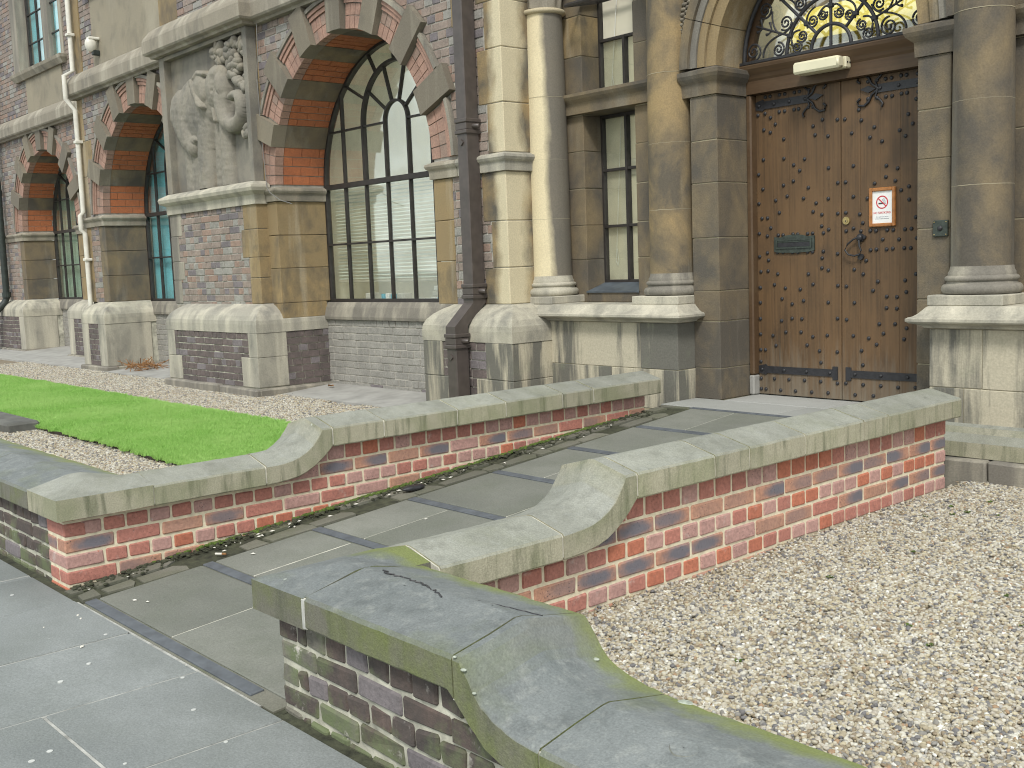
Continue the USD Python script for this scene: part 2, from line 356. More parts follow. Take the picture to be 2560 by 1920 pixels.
brick('brick_sooty', (0.095, 0.068, 0.058), (0.058, 0.05, 0.046), speck=0, soot=0.6, moss=0.75, white=0.55)
brick('brick_lichen', (0.16, 0.15, 0.12), (0.11, 0.105, 0.088), speck=0, soot=0.45, moss=0.9, white=0.85)
brick('brick_wall', (0.265, 0.212, 0.178), (0.20, 0.163, 0.14), speck=0.35, soot=0.3)
brick('brick_wall_red', (0.265, 0.185, 0.145), (0.225, 0.158, 0.127), speck=0.3, soot=0.2)
brick('brick_wall_blue', (0.165, 0.145, 0.15), (0.125, 0.112, 0.12), speck=0.3, soot=0.3)
brick('brick_wall_grey', (0.26, 0.25, 0.225), (0.215, 0.205, 0.185), speck=0.1, soot=0.25)
brick('brick_plinth', (0.135, 0.105, 0.098), (0.095, 0.08, 0.078), speck=0.2, soot=0.5)
brick('brick_arch', (0.34, 0.115, 0.045), (0.25, 0.08, 0.035), speck=0, soot=0.15)
brick('brick_arch_front', (0.33, 0.20, 0.15), (0.27, 0.17, 0.135), speck=0, soot=0.3)

def plain(name, c, rough=0.7, var=0.25, scale=20.0, bump=0.2, **kw):
    g = G()
    col = g('mix_color', fac=1.0, a=c, b=g.rng(g.noise(scale, 5, 0.6), 0.3, 0.7, 1 - var, 1 + var), blend_type='multiply', use_clamp=False) + '.result'
    g.done(name, col, rough, g.bump(g.noise(scale * 4, 4), bump, 0.004), **kw)
plain('mortar', (0.64, 0.57, 0.42), 0.95, 0.18, 30, 0.5)
plain('mortar_old', (0.40, 0.39, 0.32), 0.95, 0.45, 12, 0.6)
plain('mortar_wall', (0.36, 0.34, 0.295), 0.95, 0.3, 14, 0.4)
plain('mortar_joint', (0.50, 0.48, 0.41), 0.95, 0.35, 18, 0.5)
plain('pavement_joint', (0.34, 0.34, 0.315), 0.95, 0.4, 14, 0.5)
plain('ashlar_joint', (0.36, 0.32, 0.22), 0.95, 0.35, 9, 0.3)
plain('iron', (0.022, 0.022, 0.025), 0.5, 0.3, 25, 0.25)
plain('iron_bar', (0.028, 0.024, 0.022), 0.55, 0.35, 20, 0.25)
plain('pipe_paint', (0.068, 0.056, 0.05), 0.42, 0.2, 12, 0.15)
plain('pipe_dark', (0.022, 0.03, 0.026), 0.5, 0.3, 12, 0.15)
plain('white_paint', (0.62, 0.6, 0.53), 0.5, 0.12, 12, 0.1)
plain('bronze', (0.05, 0.062, 0.052), 0.45, 0.35, 30, 0.2, metallic=0.3)
plain('brass', (0.42, 0.33, 0.15), 0.35, 0.2, 60, 0.1, metallic=0.8)
plain('lamp_plastic', (0.66, 0.62, 0.44), 0.35, 0.06, 8, 0.02)
plain('paper', (0.8, 0.8, 0.78), 0.6, 0.03, 10, 0.0)
plain('ink_red', (0.55, 0.05, 0.06), 0.6, 0.05, 10, 0.0)
plain('ink_black', (0.05, 0.05, 0.05), 0.6, 0.05, 10, 0.0)
plain('ink_grey', (0.4, 0.42, 0.46), 0.6, 0.05, 10, 0.0)
plain('frame_wood', (0.36, 0.15, 0.045), 0.4, 0.3, 30, 0.1)
plain('blue_box', (0.1, 0.45, 0.6), 0.5, 0.1)
plain('red_thing', (0.6, 0.05, 0.05), 0.5, 0.1)
plain('plaster', (0.82, 0.80, 0.70), 0.9, 0.06, 3, 0.05)
plain('plaster_dark', (0.36, 0.30, 0.21), 0.9, 0.1, 3, 0.05)
plain('blind_slat', (0.72, 0.77, 0.72), 0.5, 0.05, 4, 0.0)
plain('added_cream_blind', (0.66, 0.62, 0.50), 0.7, 0.12, 1.5, 0.0)
plain('blue_blind', (0.22, 0.66, 0.82), 0.6, 0.12, 2, 0.0)
plain('green_blind', (0.45, 0.62, 0.53), 0.6, 0.12, 2, 0.0)
plain('yellow_plaster', (0.85, 0.72, 0.16), 0.8, 0.06, 3, 0.0)
plain('lead', (0.07, 0.085, 0.10), 0.5, 0.35, 8, 0.3)
plain('cable', (0.17, 0.165, 0.155), 0.6, 0.1)
plain('cord_white', (0.75, 0.75, 0.7), 0.6, 0.05)
plain('soil', (0.045, 0.035, 0.025), 0.95, 0.4, 40, 0.6)
plain('moss_dirt', (0.045, 0.048, 0.028), 0.95, 0.6, 22, 0.8)
plain('moss', (0.075, 0.115, 0.02), 0.95, 0.45, 40, 0.8)
plain('lichen', (0.34, 0.37, 0.31), 0.95, 0.4, 60, 0.5)
plain('gum', (0.47, 0.48, 0.46), 0.8, 0.1)
plain('litter_white', (0.60, 0.58, 0.52), 0.8, 0.1)
plain('leaf_brown', (0.24, 0.12, 0.045), 0.8, 0.3)
plain('concrete', (0.30, 0.295, 0.275), 0.9, 0.2, 5, 0.3)
plain('step_block', (0.105, 0.105, 0.095), 0.9, 0.35, 6, 0.4)
plain('strip', (0.088, 0.098, 0.11), 0.7, 0.25, 14, 0.3)
plain('road', (0.16, 0.165, 0.165), 0.9, 0.12, 3, 0.3)

def slab(name, c1, c2, stain, amt, seed=0, grain=(0.8, 1.12)):
    g = G()
    c = g.mix(g.rng(g.noise(1.1, 6, 0.6, sc=(1, 1.6, 1), loc=(seed, 0, 0)), 0.34, 0.66), c1, c2)
    tone = g.mix(g.rand(), (0.84, 0.85, 0.85), (1.12, 1.12, 1.13))
    c = g('mix_color', fac=1.0, a=c, b=tone, blend_type='multiply', use_clamp=False) + '.result'
    c = g.mix(g.rng(g.noise(2.6, 6, 0.65, loc=(2, seed, 0)), 0.46, 0.7, 0, amt), c, stain)
    c = g('mix_color', fac=1.0, a=c, b=g.rng(g.noise(130, 3, 0.6), 0.3, 0.7, *grain), blend_type='multiply', use_clamp=False) + '.result'
    sp = g.math('multiply', g.rng(g('voronoi_texture', vector=g.pos(), scale=5.5) + '.distance', 0.015, 0.035, 1, 0), g.rng(g.noise(1.3, 2, loc=(seed, 3, 3)), 0.5, 0.56, 0, 0.3))
    c = g.mix(sp, c, (0.5, 0.51, 0.49))
    h = g.math('add', g.noise(140, 3, 0.6), g.math('multiply', g.noise(9, 5, 0.6), 2.0))
    g.done(name, c, 0.75, g.bump(h, 0.3, 0.006))
slab('pavement_slab', (0.255, 0.27, 0.265), (0.18, 0.194, 0.19), (0.17, 0.185, 0.175), 0.7)
slab('ramp_slab', (0.20, 0.203, 0.175), (0.145, 0.15, 0.128), (0.12, 0.132, 0.10), 0.6, seed=4)
slab('landing_slab', (0.34, 0.345, 0.325), (0.30, 0.305, 0.285), (0.26, 0.27, 0.245), 0.4, seed=6)
slab('gutter_stone', (0.17, 0.165, 0.135), (0.12, 0.12, 0.09), (0.085, 0.095, 0.05), 0.8, seed=9)

g = G()                                                            # oak door, grain along z, greyed towards its foot
gr = g.noise(1.0, 6, 0.6, sc=(60, 60, 1.6))
c = g.mix(g.rng(gr, 0.3, 0.7), (0.045, 0.027, 0.013), (0.125, 0.072, 0.032))
c = g.mix(g.rng(g.noise(1.3, 4, 0.6, sc=(3, 3, 0.8)), 0.36, 0.62, 0, 0.7), c, (0.155, 0.088, 0.038))
c = g.mix(g.rng(g.noise(2.6, 5, 0.6, loc=(3, 3, 3)), 0.52, 0.7, 0, 0.5), c, (0.04, 0.028, 0.018))
zz = g('separate_xyz', vector=g.pos()) + '.z'
w = g.math('add', g.rng(zz, 0.28, 0.85, 0.34, 0.0), g.math('multiply', g.noise(1.0, 5, 0.65, sc=(30, 30, 2.5)), 0.6))
c = g.mix(g.rng(w, 0.42, 0.68, 0, 0.7), c, (0.19, 0.165, 0.125))
g.done('oak', c, 0.62, g.bump(gr, 0.3, 0.004))
g = G()
gr = g.noise(1.0, 6, 0.6, sc=(2, 60, 60))
c = g.mix(gr, (0.05, 0.028, 0.013), (0.105, 0.06, 0.028)); c = g.mix(g.rng(g.noise(3, 5), 0.45, 0.7, 0, 0.5), c, (0.13, 0.09, 0.05))
g.done('oak_beam', c, 0.6, g.bump(gr, 0.3, 0.004))

def glass(name, tint=(0.98, 0.99, 0.96), lo=0.13, hi=0.6):
    g = G()
    t = g('transparent_bsdf', color=tint); gl = g('glossy_bsdf', color=(0.95, 0.97, 0.96), roughness=0.02, normal=g.bump(g.noise(1.6, 2), 0.03, 0.02))
    f = g('math', math_type='multiply_add', value1=g.math('power', g('layer_weight', blend=0.5) + '.facing', 4.0), value2=hi, value3=lo) + '.value'
    f = g.math('add', f, g.rng(g.noise(2.4, 5, 0.65), 0.45, 0.75, 0.0, 0.16))
    mx = g('mix_closure', fac=f, closure1=t + '.BSDF', closure2=gl + '.BSDF')
    MAT[name] = usdkit.material(stage, '/World/Looks/' + name, g.nodes, g.links, surface=mx[1:] + '.closure')
glass('window_glass')

g = G()                                                            # pebbles, each its own tone
isl = g.island()
ramp = g('rgb_ramp', fac=isl, interpolate=False, ramp=[(0, (0.42, 0.385, 0.30)), (0.15, (0.32, 0.275, 0.19)), (0.28, (0.50, 0.48, 0.41)), (0.40, (0.23, 0.185, 0.125)), (0.52, (0.40, 0.365, 0.30)), (0.62, (0.21, 0.20, 0.18)), (0.72, (0.42, 0.37, 0.255)), (0.82, (0.14, 0.135, 0.135)), (0.90, (0.30, 0.20, 0.12)), (0.93, (0.36, 0.35, 0.325)), (0.968, (0.62, 0.61, 0.56))]) + '.color'
c = g('mix_color', fac=1.0, a=ramp, b=g.rng(g.noise(180, 3), 0.3, 0.7, 0.82, 1.12), blend_type='multiply', use_clamp=False) + '.result'
g.done('pebble', c, 0.7)
plain('gravel_bed', (0.20, 0.165, 0.115), 0.95, 0.5, 90, 0.8)

g = G()                                                            # grass
c = g.mix(g.island(), (0.20, 0.39, 0.075), (0.34, 0.59, 0.15))
c = g.mix(g.rng(g.noise(1.3, 5, 0.6), 0.35, 0.65, 0, 0.55), c, (0.44, 0.62, 0.22))
dif = g('principled_bsdf', base_color=c, roughness=0.6, specular_ior_level=0.25); tr = g('translucent_bsdf', color=c)
mx = g('mix_closure', fac=0.3, closure1=dif + '.BSDF', closure2=tr + '.BSDF')
MAT['grass_blade'] = usdkit.material(stage, '/World/Looks/grass_blade', g.nodes, g.links, surface=mx[1:] + '.closure')
plain('turf', (0.14, 0.30, 0.045), 0.95, 0.3, 8, 0.5)
# ------------------------------------------------------------------ ground, pavement, ramp
ZP = -0.08
M('ground', box(-300, 300, -300, 300, -0.6, -0.17), 'road', label='grey ground under the pavement and the gardens', cat='ground', kind='structure')
pav = X('pavement', (-1, -5, ZP), label='grey stone flagged street pavement before the low walls', cat='pavement', kind='structure')
M('bedding', box(-14, 6.5, -9.5, -3.97, -0.165, ZP - 0.012), 'moss_dirt', pav)
xs = [-13.5 + 0.61 * k for k in range(19)] + [-2.57, -1.97, -1.355, -0.745, -0.137, 0.49, 1.11, 1.73, 2.36, 3.0, 3.65, 4.3, 5.0, 5.7]
xs = [x for x in xs if x <= -2.9 or x >= -2.58]
xs = sorted(xs)
cuts = {(-0.745): [-4.59, -5.62, -6.6], (-1.355): [-5.15, -6.0], (-1.97): [-4.95, -5.7], (-0.137): [-5.35, -6.2], (-2.57): [-5.3, -6.3]}
for a, b in zip(xs[:-1], xs[1:]):
    ys = [-4.045] + cuts.get(a, [-4.9 - 0.5 * ((int(a * 37) % 7) / 7), -5.9]) + [-6.9, -8.0, -9.3]
    for y1, y0 in zip(ys[:-1], ys[1:]):
        dz = rng.uniform(-0.0022, 0.0022)
        M('paving_slab', cbox(a + 0.006, b - 0.006, y0 + 0.006, y1 - 0.006, -0.15, ZP + dz, 0.004), 'pavement_slab', pav, loc=((a + b) / 2, (y0 + y1) / 2, ZP))
    # pale pointing between the slabs
M('pointing', cat([box(a - 0.009, a + 0.009, -9.3, -4.05, -0.15, ZP - 0.0035 - 0.0005 * (i % 2)) for i, a in enumerate(xs)] + [box(a + 0.01, b - 0.01, y - 0.009, y + 0.009, -0.15, ZP - 0.0045) for a, b in zip(xs[:-1], xs[1:]) for y in cuts.get(a, [])]), 'pavement_joint', pav)
for (x, y) in ((-0.421, -4.731), (-0.451, -4.668), (-0.199, -4.539), (-0.422, -4.22), (-1.397, -4.132), (-1.118, -4.303), (-2.274, -4.22), (-0.117, -4.26), (-1.012, -4.442), (-0.72, -4.12)):
    r = rng.uniform(0.005, 0.010); M('chewing_gum', extr(sg.Point(x, y).buffer(r, 4), ZP - 0.004, ZP + 0.0035, 'z'), 'gum', pav)
M('edge_strip', cat([box(-1.95, -0.3, -4.058, -4.04, -0.15, ZP - 0.004)]), 'pavement_joint', pav)

def zr(y): return -0.075 + 0.0888 * (y + 3.97) if y < 0.19 else 0.2944
rampn = X('ramp', (-1.2, -2, 0), label='stone slabbed ramp with dark cross strips leading up to the oak door', cat='ramp', kind='structure')
def sheared(x0, x1, y0, y1, top=0.0, b=0.003, thick=0.05, jit=0.0):
    v, f = cbox(x0, x1, y0, y1, -thick, top, b, jit); v = v.copy()
    v[:, 2] += np.array([zr(y) for y in v[:, 1]]); return v, f
M('bedding', (lambda: grid(np.array([[[x, y, zr(y) - 0.012] for x in (-2.19, -0.2)] for y in (-4.04, -3, -2, -1, 0.18)])[::-1]))(), 'moss_dirt', rampn)
SY = [-4.0, -3.44, -2.84, -2.24, -1.63, -1.016, -0.4, 0.19]
for i, y in enumerate(SY[:-1]):
    xr = [-1.905, (-1.16 if i in (0, 3, 5) else -1.53), -0.215]
    for a, b in zip(xr[:-1], xr[1:]):
        M('ramp_slab', sheared(a + 0.004, b - 0.004, y + 0.037, SY[i + 1] - 0.037, rng.uniform(-0.001, 0.001)), 'ramp_slab', rampn, loc=((a + b) / 2, y + 0.3, zr(y + 0.3)))
    M('pointing', sheared(xr[1] - 0.006, xr[1] + 0.006, y + 0.04, SY[i + 1] - 0.04, -0.0025, 0.001, 0.02), 'mortar_joint', rampn)
for i, y in enumerate(SY[:-1]):
    M('cross_strip', sheared(-1.9 + rng.uniform(-0.01, 0.02), -0.40, y - 0.026, y + 0.026, 0.0015, 0.002), 'strip', rampn, loc=(-1.15, y, zr(y)))
    M('strip_bed', sheared(-1.905, -0.23, y - 0.036, y + 0.036, -0.005, 0.001), 'gutter_stone', rampn)
# rough gutter along the left wall: broken mortar and stone, moss and dirt between
y = -4.03
while y < 0.1:
    L = rng.uniform(0.1, 0.34)
    for (a, b) in ((-2.175, -2.06), (-2.055, -1.915)):
        if rng.random() < 0.22: continue
        aa, bb = a + rng.uniform(0, 0.02), b - rng.uniform(0.003, 0.03)
        p = sg.Polygon([(aa + rng.uniform(0, 0.03), y + rng.uniform(0, 0.02)), (bb - rng.uniform(0, 0.02), y + rng.uniform(0, 0.02)), (bb, min(y + L * rng.uniform(0.7, 1.0), 0.15)), ((aa + bb) / 2, min(y + L + rng.uniform(-0.02, 0.01), 0.16)), (aa, min(y + L * rng.uniform(0.75, 0.97), 0.15))])
        if not p.is_valid or p.area < 1e-4: continue
        v, f = extr(p.buffer(0), -0.03, rng.uniform(-0.006, 0.003), 'z'); v[:, 2] += np.array([zr(q) for q in v[:, 1]])
        M('gutter_stone', (v, f), 'gutter_stone', rampn)
    y += L
n = 900; pts = []
for k in range(n):
    yy = rng.uniform(-4.0, 0.0); xx = -2.18 + abs(rng.normal(0, 0.045)); s = rng.uniform(0.004, 0.013)
    v = trimesh.creation.icosphere(subdivisions=0, radius=s).vertices * [1, 1.2, 0.6] + [xx, yy, zr(yy) + s * 0.1]
    pts.append((v, trimesh.creation.icosphere(subdivisions=0).faces))
data(M('moss', cat(pts), 'moss_dirt', rampn), kind='stuff')
pts = []
for k in range(700):
    yy = rng.choice([-2.55, -2.2, -1.0, -0.6, -3.2, -1.6]) + rng.normal(0, 0.18)
    if yy > 0.05 or yy < -4: continue
    xx = -2.183 + abs(rng.normal(0, 0.016)); s = rng.uniform(0.005, 0.012)
    v = trimesh.creation.icosphere(subdivisions=0, radius=s).vertices * [0.8, 1.3, 0.9] + [xx, yy, zr(yy) + s * 0.2]
    pts.append((v, trimesh.creation.icosphere(subdivisions=0).faces))
data(M('moss', cat(pts), 'moss', rampn), kind='stuff')
land = X('landing', (-1.2, 0.6, 0.29), label='flat pale stone landing before the oak door', cat='landing', kind='structure')
M('bedding', box(-2.235, -0.36, 0.21, 1.25, -0.1, 0.279), 'moss_dirt', land)
for a, b, y0, y1 in ((-2.23, -1.28, 0.222, 0.62), (-1.272, -0.34, 0.222, 0.62), (-1.98, -1.2, 0.628, 1.2), (-1.192, -0.5, 0.628, 1.2)):
    M('landing_slab', cbox(a, b, y0, y1, 0.2, 0.293, 0.003), 'landing_slab', land)
M('cross_strip', cbox(-1.93, -0.4, 0.168, 0.214, 0.25, 0.2945, 0.002), 'strip', land)
M('strip_bed', cbox(-2.2, -0.345, 0.16, 0.219, 0.2, 0.289, 0.002), 'gutter_stone', land)
# the ground in the two gardens
M('gravel_bed', box(-0.01, 6.5, -3.66, 1.2, -0.16, -0.012), 'gravel_bed', label='earth bed under the gravel right of the ramp', cat='gravel bed', kind='structure')
ZL = 0.03
M('gravel_bed', box(-22, -2.4, -3.66, 1.9, -0.16, ZL - 0.016), 'gravel_bed', label='earth bed under the gravel and lawn left of the ramp', cat='gravel bed', kind='structure')
def patch(seed, n, size, rmin, rmax):
    r = np.random.default_rng(seed); ms, tn = [], []
    for k in range(n):
        ic = trimesh.creation.icosphere(subdivisions=1); v = ic.vertices * (1 + r.normal(0, 0.09, (len(ic.vertices), 1)))
        s = r.uniform(rmin, rmax); v = v * [s * r.uniform(0.9, 1.35), s, s * r.uniform(0.55, 0.85)]
        q = trimesh.transformations.random_rotation_matrix(r.random(3))[:3, :3]
        if r.random() < 0.65: q = trimesh.transformations.rotation_matrix(r.uniform(0, 6.28), [0, 0, 1])[:3, :3] @ trimesh.transformations.rotation_matrix(r.normal(0, 0.25), [1, 0, 0])[:3, :3]
        v = v @ q.T + [r.uniform(-size / 2, size / 2), r.uniform(-size / 2, size / 2), r.uniform(-0.009, 0.005)]
        ms.append((v, ic.faces)); tn += [r.random()] * len(v)
    return cat(ms) + (tn,)
def scatter(name, protos, mat, places, label, catg):
    pi = UsdGeom.PointInstancer.Define(stage, '/World/' + name)
    for i, m in enumerate(protos):
        tone_primvar(usdkit.mesh(stage, f'/World/{name}/{name}_clump_{i + 1:03d}', m[:2], MAT[mat], smooth=(mat == 'pebble')), m[2])
    pi.CreatePrototypesRel().SetTargets([f'/World/{name}/{name}_clump_{i + 1:03d}' for i in range(len(protos))])
    P = np.asarray(places); ang = P[:, 3]
    pi.CreatePositionsAttr(Vt.Vec3fArray.FromNumpy(P[:, :3].astype(np.float32)))
    pi.CreateOrientationsAttr(Vt.QuathArray([Gf.Quath(float(math.cos(a / 2)), 0, 0, float(math.sin(a / 2))) for a in ang]))
    pi.CreateScalesAttr(Vt.Vec3fArray.FromNumpy(np.repeat(P[:, 4:5], 3, 1).astype(np.float32)))
    pi.CreateProtoIndicesAttr(Vt.IntArray([int(k) for k in rng.integers(0, len(protos), len(P))]))
    data(Node('/World/' + name, (0, 0, 0)), label=label, cat=catg, kind='stuff')
gp = [patch(s, 210, 0.15, 0.0040, 0.0085) for s in range(10)]
pl = []
for x in np.arange(0.05, 4.2, 0.085):
    for y in np.arange(-3.56, 0.52, 0.085):
        if y > 0.42 and x > -0.3: continue
        pl.append((x + rng.uniform(-.02, .02) + 0.02, y + rng.uniform(-.02, .02), rng.uniform(-0.003, 0.003) + 0.03 * (meshkit.fbm(np.array([x * 1.6, y * 1.6, 3.0]), 3) - 0.5), rng.uniform(0, 6.28), rng.uniform(0.88, 1.2)))
scatter('gravel', gp, 'pebble', pl, 'pale pea gravel filling the garden right of the red brick ramp wall', 'gravel')
pl = []
for x in np.arange(-15.5, -2.5, 0.1):
    for y in np.arange(-3.56, 0.5, 0.1):
        if -2.5 < y < -1.12: continue
        if y > 0.12 + 0.1 * math.sin(x * 2.3): continue
        pl.append((x, y, ZL + rng.uniform(-0.004, 0.002), rng.uniform(0, 6.28), rng.uniform(1.0, 1.35)))
scatter('gravel_strip', gp[:5], 'pebble', pl, 'pale gravel strips on both sides of the green lawn', 'gravel')
M('apron', cat([(np.array([[-20, 0.1, ZL + 0.012], [-3.4, 0.1, ZL + 0.012], [-3.4, 1.0, 0.115], [-20, 1.6, 0.115], [-20, 0.1, -0.15], [-3.4, 0.1, -0.15]]), np.array([[0, 1, 2], [0, 2, 3], [0, 4, 5], [0, 5, 1]]))]), 'concrete', label='sloping grey concrete apron at the foot of the arched windows', cat='apron', kind='structure')
# lawn: raised turf with a cut edge
lz = ZL + 0.035
xx = np.linspace(-16, -2.9, 132); yy = np.linspace(-2.53, -1.08, 18)
V = np.array([[[x, y + (0.02 * math.sin(x * 3.1) + 0.012 * math.sin(x * 9.7) if j in (0, 17) else 0), lz + 0.02 * meshkit.fbm(np.array([x * 0.9, y * 1.4, 0]), 3) - 0.012] for j, y in enumerate(yy)] for x in xx])
lawn = X('lawn', (-6, -1.8, ZL), label='bright green mown lawn strip between the gravel and the left ramp wall', cat='lawn', kind='stuff')
M('turf', grid(V), 'turf', lawn, smooth=True)
ed = V[:, 0]; M('cut_edge', grid(np.stack([ed, ed + [0, 0.012, -0.075]], 1)), 'soil', lawn)
ed = V[:, -1]; M('cut_edge', grid(np.stack([ed + [0, -0.012, -0.075], ed], 1)), 'soil', lawn)
def blades(seed, n, size):
    r = np.random.default_rng(seed); vs, fs = [], []
    for k in range(n):
        p = np.array([r.uniform(-size / 2, size / 2), r.uniform(-size / 2, size / 2), -0.004]); a = r.uniform(0, 6.28); h = r.uniform(0.018, 0.034); w = r.uniform(0.0018, 0.003)
        d = np.array([math.cos(a), math.sin(a), 0]); s = np.array([-d[1], d[0], 0]); lean = r.uniform(0.1, 0.8) * h
        vs += [p - s * w, p + s * w, p + d * lean * 0.4 + s * w * 0.7 + [0, 0, h * 0.62], p + d * lean + [0, 0, h]]
        fs += [[4 * k, 4 * k + 1, 4 * k + 2], [4 * k, 4 * k + 2, 4 * k + 3]]
    return np.array(vs), np.array(fs), np.repeat(r.random(n), 4)
bp = [blades(s + 50, 260, 0.12) for s in range(6)]
pl = []
for x in np.arange(-15.5, -2.95, 0.085):
    for y in np.arange(-2.5, -1.1, 0.085):
        z = lz + 0.02 * meshkit.fbm(np.array([x * 0.9, y * 1.4, 0]), 3) - 0.012
        pl.append((x + rng.uniform(-.02, .02), y + rng.uniform(-.02, .02), z, rng.uniform(0, 6.28), rng.uniform(0.85, 1.2)))
scatter('grass', bp, 'grass_blade', pl, 'short mown blades of grass covering the lawn', 'grass')

wd = []
for k in range(26):
    cx0, cy0 = (rng.uniform(0.15, 1.5), rng.uniform(-0.75, 0.1)) if k < 17 else (rng.uniform(0.3, 1.6), rng.uniform(-2.9, -0.8))
    for q in range(9):
        a = rng.uniform(0, 6.28); L = rng.uniform(0.008, 0.022); d = np.array([math.cos(a), math.sin(a), 0.0]); e = np.array([-d[1], d[0], 0]) * L * 0.35
        p = np.array([cx0, cy0, 0.006]); wd.append((np.array([p, p + d * L * 0.6 + e + [0, 0, L * 0.5], p + d * L + [0, 0, L * 0.3], p + d * L * 0.6 - e + [0, 0, L * 0.5]]), np.array([[0, 1, 2], [0, 2, 3]])))
M('weeds', cat(wd), 'moss', label='tiny green weeds sprouting through the pea gravel', cat='weeds', kind='stuff')
# ------------------------------------------------------------------ the low brick walls of the ramp
def worn(v, f, amp=0.0012, sc=9.0):
    v = np.asarray(v, float); n = np.stack([meshkit.noise(v * sc + 7 * k, seed=k) - 0.5 for k in range(3)], 1); return v + n * 2 * amp, f
def coping_loft(stations, sect):
    """stations: list of (s, zbottom, ztop); sect(s, zb, zt) -> ring of points (k, 3)"""
    V = np.array([sect(*st) for st in stations]); n, k = V.shape[:2]
    v = V.reshape(-1, 3); f = []
    for i in range(n - 1):
        for j in range(k):
            l = (j + 1) % k
            f += [[i * k + j, (i + 1) * k + j, (i + 1) * k + l], [i * k + j, (i + 1) * k + l, i * k + l]]
    for i, flip in ((0, False), (n - 1, True)):
        for j in range(1, k - 1):
            t = [i * k, i * k + j, i * k + j + 1]; f.append(t[::-1] if flip else t)
    m = trimesh.Trimesh(v, np.array(f), process=False)
    if m.volume < 0: m.invert()
    return np.array(m.vertices), np.array(m.faces)
def ring(o0, o1, zb, zt, rise, c=0.007):
    """section points (o, z) from the o0 side to the o1 side, with small worn arrises and a ridge in the middle"""
    m = (o0 + o1) / 2; z0_ = c; c = c if o1 > o0 else -c; e = 0.012 if o1 > o0 else -0.012; k = z0_
    return [(o0, zb + k), (o0, (zb + zt) / 2), (o0, zt - k), (o0 + c, zt + k * 0.3), (o0 + (m - o0) * 0.55, zt + rise * 0.55), (m - e, zt + rise * 0.95), (m + e, zt + rise * 0.95), (m + (o1 - m) * 0.45, zt + rise * 0.55), (o1 - c, zt + k * 0.3), (o1, zt - k), (o1, (zb + zt) / 2), (o1, zb + k), (o1 - c, zb), (m, zb), (o0 + c, zb)]
def interp(t, pts):
    p = np.array(sorted(pts)); return float(np.interp(t, p[:, 0], p[:, 1]))
TOPK = [(-3.0, -0.155), (-2.94, -0.154), (-2.877, -0.150), (-2.83, -0.143), (-2.79, -0.132), (-2.745, -0.110), (-2.705, -0.080), (-2.675, -0.045), (-2.655, -0.018), (-2.645, 0.0), (-2.58, 0.0)]
BOTK = [(-3.0, -0.152), (-2.93, -0.150), (-2.86, -0.145), (-2.80, -0.135), (-2.75, -0.120), (-2.70, -0.095), (-2.65, -0.06), (-2.615, -0.03), (-2.585, 0.0), (-2.58, 0.0)]
